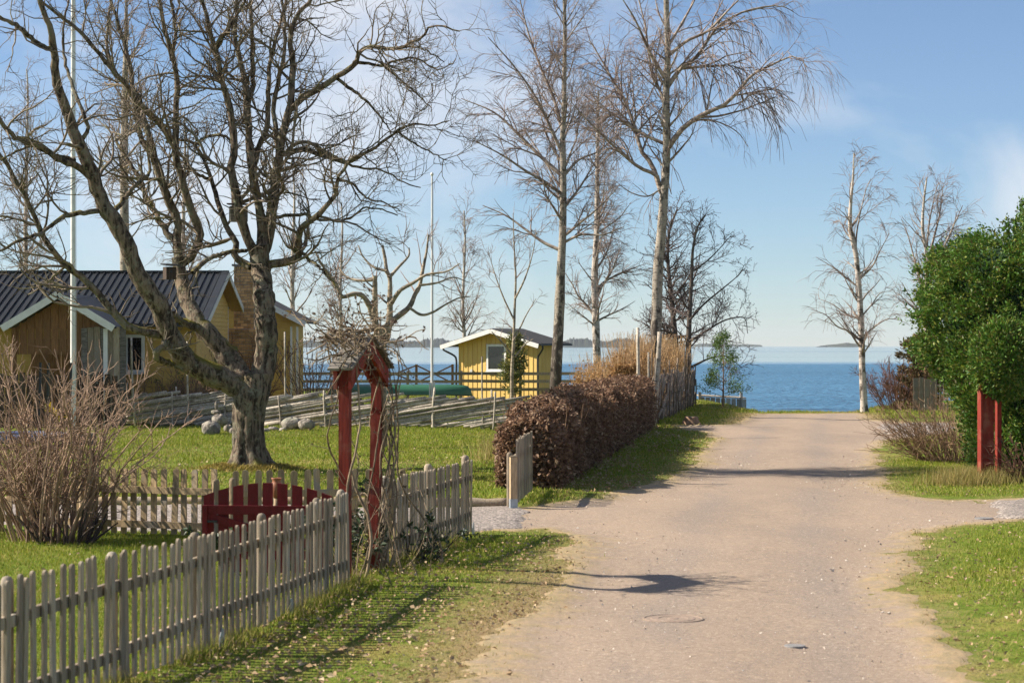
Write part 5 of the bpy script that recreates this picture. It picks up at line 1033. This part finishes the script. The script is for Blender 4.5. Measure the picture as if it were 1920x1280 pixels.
# porch
px0, px1, pxm = -14.95, -11.72, -13.33; pyF = 62.6
pz = lambda x: 3.94 - (abs(x - pxm)) * (3.94 - 2.98) / 1.62
for s in (-1, 1):
    xe = pxm + s * 1.66
    obj('porch_roof', np.array([(pxm, pyF, 3.97), (xe, pyF, 2.97), (xe, 66.6, 2.97), (pxm, 68.4, 3.97), (pxm, pyF, 3.91), (xe, pyF, 2.91), (xe, 66.6, 2.91), (pxm, 68.4, 3.91)])[:, :], [BF if s < 0 else BF[:, ::-1]], M['roof'], hs)
    obj('porch_bargeboard', bar((pxm, pyF - .025, 3.90), (xe - s * .02, pyF - .025, 2.90), .04, .20, (0, 0, 1)), [BF], M['white'], hs)
    box('porch_post', (pxm + s * 1.35, pyF + .3, 1.45), (.12, .12, 2.9), M['white'] if s > 0 else M['porch'], hs)
V, Fc = prism([(pxm - 1.4, 0, 2.9), (pxm + 1.4, 0, 2.9), (pxm, 0, 3.78)], (0, pyF + .45, 0), (0, pyF + .55, 0)); obj('porch_gable', V, Fc, M['porch'], hs)
for i in range(12):
    x = pxm - 1.35 + i * .235; zt = pz(x) - .2; 
    if zt - 2.15 > .1: box('porch_board', (x, pyF + .44, (2.15 + zt) / 2), (.215, .022, zt - 2.15), M['porch'], hs)
box('porch_wall', (pxm, 65.4, 1.3), (2.8, .1, 2.6), M['porch'], hs)
# chimney: courses of bricks round a mortar core
ch = box('chimney', (-9.38, 75.0, 2.6), (.70, .70, 5.14), M['mortar'], hs)
ch2 = box('chimney_foot', (-9.43, 74.9, 1.5), (.98, .80, 3.0), M['mortar'], hs)
bm = {}
def brick(par, c, s):
    key = tuple(np.round(s, 3))
    if key not in bm: bm[key] = mesh_np('brick', boxv((0, 0, 0), s), [BF], M['brick'])
    link('brick', bm[key], par, np.array(c) + rng.normal(0, .004, 3))
for j in range(40):
    z = 1.05 + j * .104; foot = z < 2.95; cx, cy, hx, hy = (-9.43, 74.9, .49, .40) if foot else (-9.38, 75.0, .35, .35); nb = 4 if foot else 3; par_ = ch2 if foot else ch
    bl = 2 * hx / nb; sh_ = (j % 2) * bl / 2
    edges = [-hx] + [e for e in [-hx + sh_ + bl * i for i in range(nb + 1)] if -hx + .02 < e < hx - .02] + [hx]
    for e0, e1 in zip(edges[:-1], edges[1:]): brick(par_, (cx + (e0 + e1) / 2, cy - hy, z), (e1 - e0 - .014, .05, .088))
    for s in (-1, 1):
        if s > 0 or not foot: brick(par_, (cx + s * hx, cy + (.1 if j % 2 else -.06), z), (.05, hy * 1.1, .088))
box('chimney_cap', (-9.38, 75.0, 5.22), (.84, .84, .07), M['plate'], ch)
# annexe
an = thing('annexe', 'small yellow annexe with white verge to the right of the chimney', 'house', (-10, 80.5, 0))
ax0, ax1, axm = -12.1, -8.12, -10.1; az = lambda x: 4.58 - abs(x - axm) * .525
V, Fc = prism([(ax0, 0, 0), (ax1, 0, 0), (ax1, 0, az(ax1) - .12), (axm, 0, 4.46), (ax0, 0, az(ax0) - .12)], (0, 78.3, 0), (0, 83, 0)); obj('wall', V, Fc, M['yellow'], an)
for i in range(26):
    z = .25 + i * .135; obj('siding_board', bar((max(ax0, -10.6), 78.281, z), (ax1 + .01, 78.281, z), .02, .150, (0, .17, 1)), [BF], M['yellow'], an)
for s in (-1, 1):
    xe = axm + s * 2.56; obj('roof', np.array([(axm, 77.8, 4.62), (xe, 77.8, az(xe) + .04), (xe, 83.4, az(xe) + .04), (axm, 83.4, 4.62), (axm, 77.8, 4.56), (xe, 77.8, az(xe) - .02), (xe, 83.4, az(xe) - .02), (axm, 83.4, 4.56)]), [BF if s < 0 else BF[:, ::-1]], M['felt'], an)
    obj('verge_board', bar((axm, 77.77, 4.50), (xe, 77.77, az(xe) - .06), .035, .19), [BF], M['white'], an)
    obj('soffit', bar((axm, 78.05, 4.50), (xe - s * .05, 78.05, az(xe) - .06), .50, .02), [BF], M['soffit'], an)
box('corner_board', (ax1 + .02, 78.27, 1.55), (.07, .05, 3.1), M['white'], an)
obj('downpipe', bar((ax1 + .25, 78.2, 0), (ax1 + .25, 78.2, 3.1), .07, .07, (0, 1, 0)), [BF], M['white'], an)

t = thing('board_fence', 'dark brown upright board fence behind the large bare shrub', 'fence', (-13.4, 62, 0))
x = -16.6; i = 0
while x < -11.35:
    hh = 1.55 + .05 * math.sin(i * 1.7); box('board', (x, 61.6 + .03 * (i % 2), hh / 2 + .03), (.165, .025, hh), M['darkboard'], t); x += .205; i += 1
for z in (.4, 1.25): box('rail', (-14, 61.68, z), (5.3, .05, .1), M['darkboard'], t)
t = thing('privacy_screen', 'grey brown board screen beside the white framed porch window', 'screen', (-12.1, 62.8, 0))
for i in range(7): box('board', (-12.62 + i * .19, 62.95, 1.47 + .02 * (i % 3)), (.178, .025, 2.9), M['wood'] if i % 3 else M['greyboard'], t)
for z in (.6, 2.3): box('rail', (-12.05, 63.0, z), (1.3, .05, .09), M['wood'], t)

# ------------------------------------------------------------------ flagpoles
def flagpole(label, x, d, yt, r0, r1, bracket):
    b = P(x, 700, d); t = thing('flagpole', label, 'flagpole', (b[0], d, 0)); zt = P(x, yt, d)[2]; T = Tubes(); T.add(smooth_path([(b[0], d, -.1), (b[0], d, zt * .5), (b[0], d, zt)], 12), np.linspace(r0, r1, 12), 14); T.build('pole', M['white'], t)
    V, Fc = lathe([(r1, 0), (r1 * 2, .04), (r1 * 1.8, .09), (.001, .14)], (b[0], d, zt), 12); obj('finial', V, Fc, M['white'], t, True); obj('halyard', bar((b[0] + r0 + .02, d - .02, .9), (b[0] + r1 + .015, d - .02, zt - .1), .008, .008, (0, 1, 0)), [BF], M['offwhite'], t)
    if bracket:
        for s in (-1, 1): box('mast_foot', (b[0] + s * (r0 + .03), d, .55), (.035, .16, 1.15), M['white'], t)
flagpole('thick white flagpole in front of the house porch', 137, 57.5, -150, .078, .052, False)
flagpole('thin white flagpole between the pruned tree and the yellow shed', 810, 75, 330, .052, .03, True)

# ------------------------------------------------------------------ shed
sr = math.radians(35); su = np.array([math.cos(sr), -math.sin(sr), 0]); sn = np.array([-math.sin(sr), -math.cos(sr), 0]); S0 = np.array([-2.42, 97.0, 0]); SW, SD_ = 4.35, 1.6
shd = thing('shed', 'small yellow shed with white window and black downpipes by the water', 'shed', tuple(S0 + su * SW / 2))
def SP(s, dpt, z): return S0 + su * s - sn * dpt + np.array([0, 0, z])
rz_s = lambda s: 3.18 - abs(s - SW / 2) * .262
V, Fc = prism([SP(0, 0, -.2), SP(SW, 0, -.2), SP(SW, 0, rz_s(SW) - .10), SP(SW / 2, 0, 3.06), SP(0, 0, rz_s(0) - .10)], (0, 0, 0), -sn * SD_); obj('wall', V, Fc, M['shed'], shd)
nb = 17; bw = SW / nb
for i in range(nb):
    s = (i + .5) * bw; zt = rz_s(s) - .12
    segs = [(-.15, zt)]
    if 1.50 < s < 2.80: segs = [(-.15, 1.2), (2.45, zt)]
    for z0, z1 in segs:
        obj('wall_board', bar(SP(s, -.012, z0), SP(s, -.012, z1), bw - .016, .022, sn), [BF], M['shed'], shd)
        if i: obj('batten', bar(SP(i * bw, -.034, z0), SP(i * bw, -.034, z1 - .02), .055, .022, sn), [BF], M['shed'], shd)
for i in range(14):
    d_ = (i + .5) * SD_ / 14; obj('side_board', bar(SP(SW + .012, d_, -.15), SP(SW + .012, d_, 2.42), .022, SD_ / 14 - .016, sn), [BF], M['shed'], shd)
for s_, q in ((-.62, -1), (SW + .42, 1)):
    pts = [SP(SW / 2, -.55, 3.18), SP(s_, -.55, rz_s(s_)), SP(s_, SD_ + .4, rz_s(s_)), SP(SW / 2, SD_ + .4, 3.18)]; dn = np.array([0, 0, -.07]); obj('roof', np.array(pts + [p_ + dn for p_ in pts]), [BF if q < 0 else BF[:, ::-1]], M['felt'], shd)
    obj('bargeboard', bar(SP(SW / 2, -.575, 3.06), SP(s_, -.575, rz_s(s_) - .12), .035, .19), [BF], M['white'], shd)
    obj('soffit', bar(SP(SW / 2, -.28, 3.085), SP(s_ - q * .03, -.28, rz_s(s_) - .095), .55, .02), [BF], M['soffit'], shd)
    obj('gutter', bar(SP(s_ + q * .05, -.5, rz_s(s_) - .05), SP(s_ + q * .05, SD_ + .4, rz_s(s_) - .05), .10, .08), [BF], M['iron'], shd)
    e = 0 if q < 0 else SW; T = Tubes(); T.add(smooth_path([SP(s_ + q * .04, -.30, rz_s(s_) - .10), SP(s_ + q * .03, -.28, rz_s(s_) - .24), SP(e + q * .22, -.16, rz_s(s_) - .46), SP(e + q * .07, -.10, rz_s(s_) - .66), SP(e + q * .07, -.10, 1.0), SP(e + q * .07, -.10, .02)], 20), np.full(20, .045), 8); T.build('downpipe', M['iron'], shd)
window(shd, SP(2.14, -.03, 1.86), .88, 1.02, -sr, False)
box('outlet_box', SP(.75, -.06, 1.25), (.12, .06, .16), M['offwhite'], shd, -sr)

# ------------------------------------------------------------------ rail fence, jetty railing, canoe, jetty, grey fence
t = thing('rail_fence', 'low grey fence of three wide rails in front of the shed', 'fence', (-2, 88, 0)); xs_ = [-8.9, -6.6, -4.3, -2.09, .35, 2.75, 4.9]
for x in xs_: box('post', (x, 88.06, .66), (.11, .09, 1.42), M['wood'], t)
for a_, b_ in zip(xs_[:-1], xs_[1:]):
    for z in (.60, .93, 1.25): obj('rail', bar((a_ + .003, 87.985, z + random.gauss(0, .008)), (b_ - .003, 87.985, z + random.gauss(0, .008)), .035, .125), [BF], M['wood'], t)
t = thing('deck_railing', 'brown deck railing with crossed braces left of the shed', 'railing', (-4, 104, 0)); xs_ = [-6.8, -4.66, -2.9]
for x in xs_: box('post', (x, 104, .75), (.12, .12, 1.5), M['porch'], t)
for a_, b_ in zip(xs_[:-1], xs_[1:]):
    obj('brace', bar((a_ + .06, 103.97, .62), (b_ - .06, 103.97, 1.42), .04, .07), [BF], M['porch'], t); obj('brace', bar((a_ + .06, 104.03, 1.42), (b_ - .06, 104.03, .62), .04, .07), [BF], M['porch'], t)
    for z in (.30, .48, .62): obj('rail', bar((a_ + .06, 103.93, z), (b_ - .06, 103.93, z), .03, .07), [BF], M['porch'], t)
t = thing('canoe', 'dark green canoe lying keel up behind the round pole fence', 'canoe', (-4.1, 78, .55)); ns, nt_ = 40, 16; V = []
for i in range(ns):
    s = -1 + 2 * i / (ns - 1); f = (1 - abs(s) ** 3.2); wd = .43 * f ** .6 + .012; dp = .36 + .06 * abs(s) ** 3; 
    for j in range(nt_):
        a_ = math.pi * j / (nt_ - 1); V.append((-4.08 + s * 2.63 * (1 - .02 * math.sin(a_)), 78 - math.cos(a_) * wd, .62 + (abs(s) ** 6) * -.05 + dp * (math.sin(a_) ** .7) * (.55 + .45 * f ** .25)))
V = np.array(V); i = (np.arange(ns - 1)[:, None] * nt_ + np.arange(nt_ - 1)[None]).ravel(); obj('hull', V, [np.stack([i, i + 1, i + nt_ + 1, i + nt_], 1)], M['hull'], t, True)
for jj in (0, nt_ - 1):
    T = Tubes(); T.add(V.reshape(ns, nt_, 3)[:, jj], np.full(ns, .02), 6); T.build('gunwale', M['hulltrim'], t)
T = Tubes(); T.add(V.reshape(ns, nt_, 3)[:, nt_ // 2] + [0, 0, .004], np.full(ns, .010), 5); T.build('keel', M['hulltrim'], t)
for x, lab in ((-5.6, 'wooden trestle under the left end of the green canoe'), (-2.6, 'wooden trestle under the right end of the green canoe')):
    t = thing('trestle', lab, 'trestle', (x, 78, 0)); box('beam', (x, 78, .55), (.09, 1.1, .09), M['wood'], t)
    for sgn in (-1, 1):
        for q in (-1, 1): obj('leg', bar((x + q * .22, 78 + sgn * .5, 0), (x + q * .03, 78 + sgn * .42, .52), .06, .06, (0, 1, 0)), [BF], M['wood'], t)
t = thing('jetty', 'short grey plank jetty at the foot of the bank', 'jetty', (9.9, 95, -.5)); A_ = P(1340, 737, 95); B_ = P(1386, 742, 95)
for i in range(9):
    x = A_[0] - .6 + i * .23; box('plank', (x, 95.6, .18 - .012 * i), (.21, 2.4, .04), M['wood'], t); box('skirt_board', (x, 94.38, -.22 - .012 * i), (.20, .03, .72), M['wood'], t)
for x in (A_[0] - .7, B_[0] + .04): box('pile', (x, 94.5, -.4), (.12, .12, 1.5), M['pole'], t)
box('mooring_post', (A_[0] - 1.0, 94.6, .1), (.16, .16, 1.7), M['pole'], t)
t = thing('plank_fence', 'weathered grey plank fence beside the browned conifers on the right', 'fence', (15.2, 78, 0)); x = 14.66
for i, wd in enumerate((.21, .19, .22, .17, .06, .06, .05, .05)):
    hh = 1.22 + .03 * math.sin(i * 2.1); box('plank', (x + wd / 2, 78 - .04 * i, hh / 2), (wd - .012, .028, hh), M['wood'], t); x += wd + (.0 if i < 4 else .075)
for z in (.3, .95): box('rail', (15.2, 78.09 - .15, z), (1.1, .04, .08), M['wood'], t, -.2)

# ------------------------------------------------------------------ stones
def rock(label, c, s, seed, cat='stone', group=None):
    r = np.random.default_rng(seed); nu, nv = 26, 17; V = []
    ph = r.uniform(0, 6.28, 6)
    for j in range(nv):
        a = math.pi * j / (nv - 1)
        for i in range(nu):
            b = 2 * math.pi * i / nu; k = 1 + .16 * math.sin(2 * b + ph[0]) + .08 * math.sin(3 * b + ph[1] + a * 2) + .06 * math.sin(5 * b + ph[2]) * math.sin(a) + r.normal(0, .012) + .05 * math.sin(7 * b + ph[4] + 3 * a) * math.sin(5 * a + ph[5]) + .035 * math.sin(11 * b - 6 * a + ph[2])
            V.append((math.sin(a) * math.cos(b) * s[0] * k, math.sin(a) * math.sin(b) * s[1] * k, np.sign(math.cos(a)) * abs(math.cos(a)) ** .8 * s[2] * (1 + .10 * math.sin(3 * b + ph[3]))))
    Fq = np.array([[j * nu + i, (j + 1) * nu + i, (j + 1) * nu + (i + 1) % nu, j * nu + (i + 1) % nu] for j in range(nv - 1) for i in range(nu)])
    o = obj('stone', np.array(V) + np.array(c), [Fq], M['stone'], None, True, c); return tag(o, label, cat, group)
def gx_(x, d): return (x - CX) / F * d
ST = [(395, 57.5, .34, .30, .27, .2, 'largest rounded pale boulder left of the oak trunk'), (412, 58.2, .26, .22, .2, .46, 'flat boulder on top of the largest boulder beside the oak'), (405, 58.3, .14, .13, .08, .73, 'small flat stone of the stacked cairn beside the oak'), (406, 58.3, .07, .07, .16, .95, 'upright dark stone topping the little cairn'),
      (436, 57.8, .13, .12, .12, .1, 'small reddish stone between boulders and oak trunk'), (428, 58.6, .16, .14, .13, .16, 'mid sized stone behind the small reddish one'), (548, 60.5, .42, .3, .24, .22, 'broad grey boulder against the pole fence right of the oak'), (575, 60.2, .25, .22, .2, .22, 'slanted boulder at the right end of the stone row'), (512, 59.6, .2, .16, .1, .08, 'low stone just right of the oak trunk'), (497, 58.8, .14, .12, .09, .07, 'small low stone against the oak trunk side'), (530, 59.4, .14, .12, .09, .07, 'small stone before the broad grey boulder')]
for i, (x, d, a_, b_, c_, z, lab) in enumerate(ST): rock(lab, (gx_(x, d), d, z * .8), (a_ * .8, b_ * .8, c_ * .8), 200 + i, group='stones by the oak')

# ------------------------------------------------------------------ garden things at the left
t = thing('planter_box', 'grey wooden planter box with a small plant right of the bare shrub', 'planter', (gx_(150, 51), 51, 0)); cx = gx_(150, 51)
for i, z in enumerate((.09, .24)):
    for sgn in (-1, 1):
        box('side_plank', (cx, 51 + sgn * .28, z), (.62, .03, .135), M['greyboard'], t); box('end_plank', (cx + sgn * .325, 51, z), (.03, .58, .135), M['greyboard'], t)
box('soil', (cx, 51, .24), (.6, .5, .04), M['beechcore'], t)
shrub('potted_plant', 'small dark plant growing in the grey planter box', (cx, 51, .25), 8, .4, .25, M['shrubdark'], 120, .01, 3, 3, .03, .05, .35, .005, M['evergreen'], 80, .05, cat='plant')
t = thing('trampoline', 'low round trampoline with blue grey edge pad behind the bare shrub', 'trampoline', (-11.6, 50, 0)); a = np.linspace(0, 2 * math.pi, 33); T = Tubes(); T.add(np.c_[-11.6 + 1.15 * np.cos(a), 50 + 1.15 * np.sin(a), np.full(33, .26)], np.full(33, .10), 8); T.build('edge_pad', M['blue'], t)
V, Fc = lathe([(1.1, .0), (1.1, .01), (.001, .01)], (-11.6, 50, .28), 32); obj('jumping_mat', V, Fc, M['iron'], t)
for k in range(6):
    q = k * math.pi / 3 + .3; box('leg', (-11.6 + 1.15 * math.cos(q), 50 + 1.15 * math.sin(q), .12), (.05, .05, .26), M['iron'], t); obj('net_pole', bar((-11.6 + 1.2 * math.cos(q), 50 + 1.2 * math.sin(q), .05), (-11.6 + 1.25 * math.cos(q), 50 + 1.25 * math.sin(q), 2.0), .05, .05, (0, 1, 0)), [BF], M['iron'], t)

# ------------------------------------------------------------------ haze over the water
m = bpy.data.materials.new('sea_haze'); m.use_nodes = True; n_ = m.node_tree.nodes; n_.remove(n_['Principled BSDF'])
pv = n_.new('ShaderNodeVolumePrincipled'); pv.inputs['Color'].default_value = (.86, .92, 1.0, 1); pv.inputs['Density'].default_value = .00006; pv.inputs['Anisotropy'].default_value = .2
m.node_tree.links.new(pv.outputs['Volume'], n_['Material Output'].inputs['Volume'])
o = obj('haze', boxv((0, 4400, 28), (14600, 9400, 60)), [BF], m); tag(o, 'thin bluish haze over sea and land', 'haze', kind='stuff')
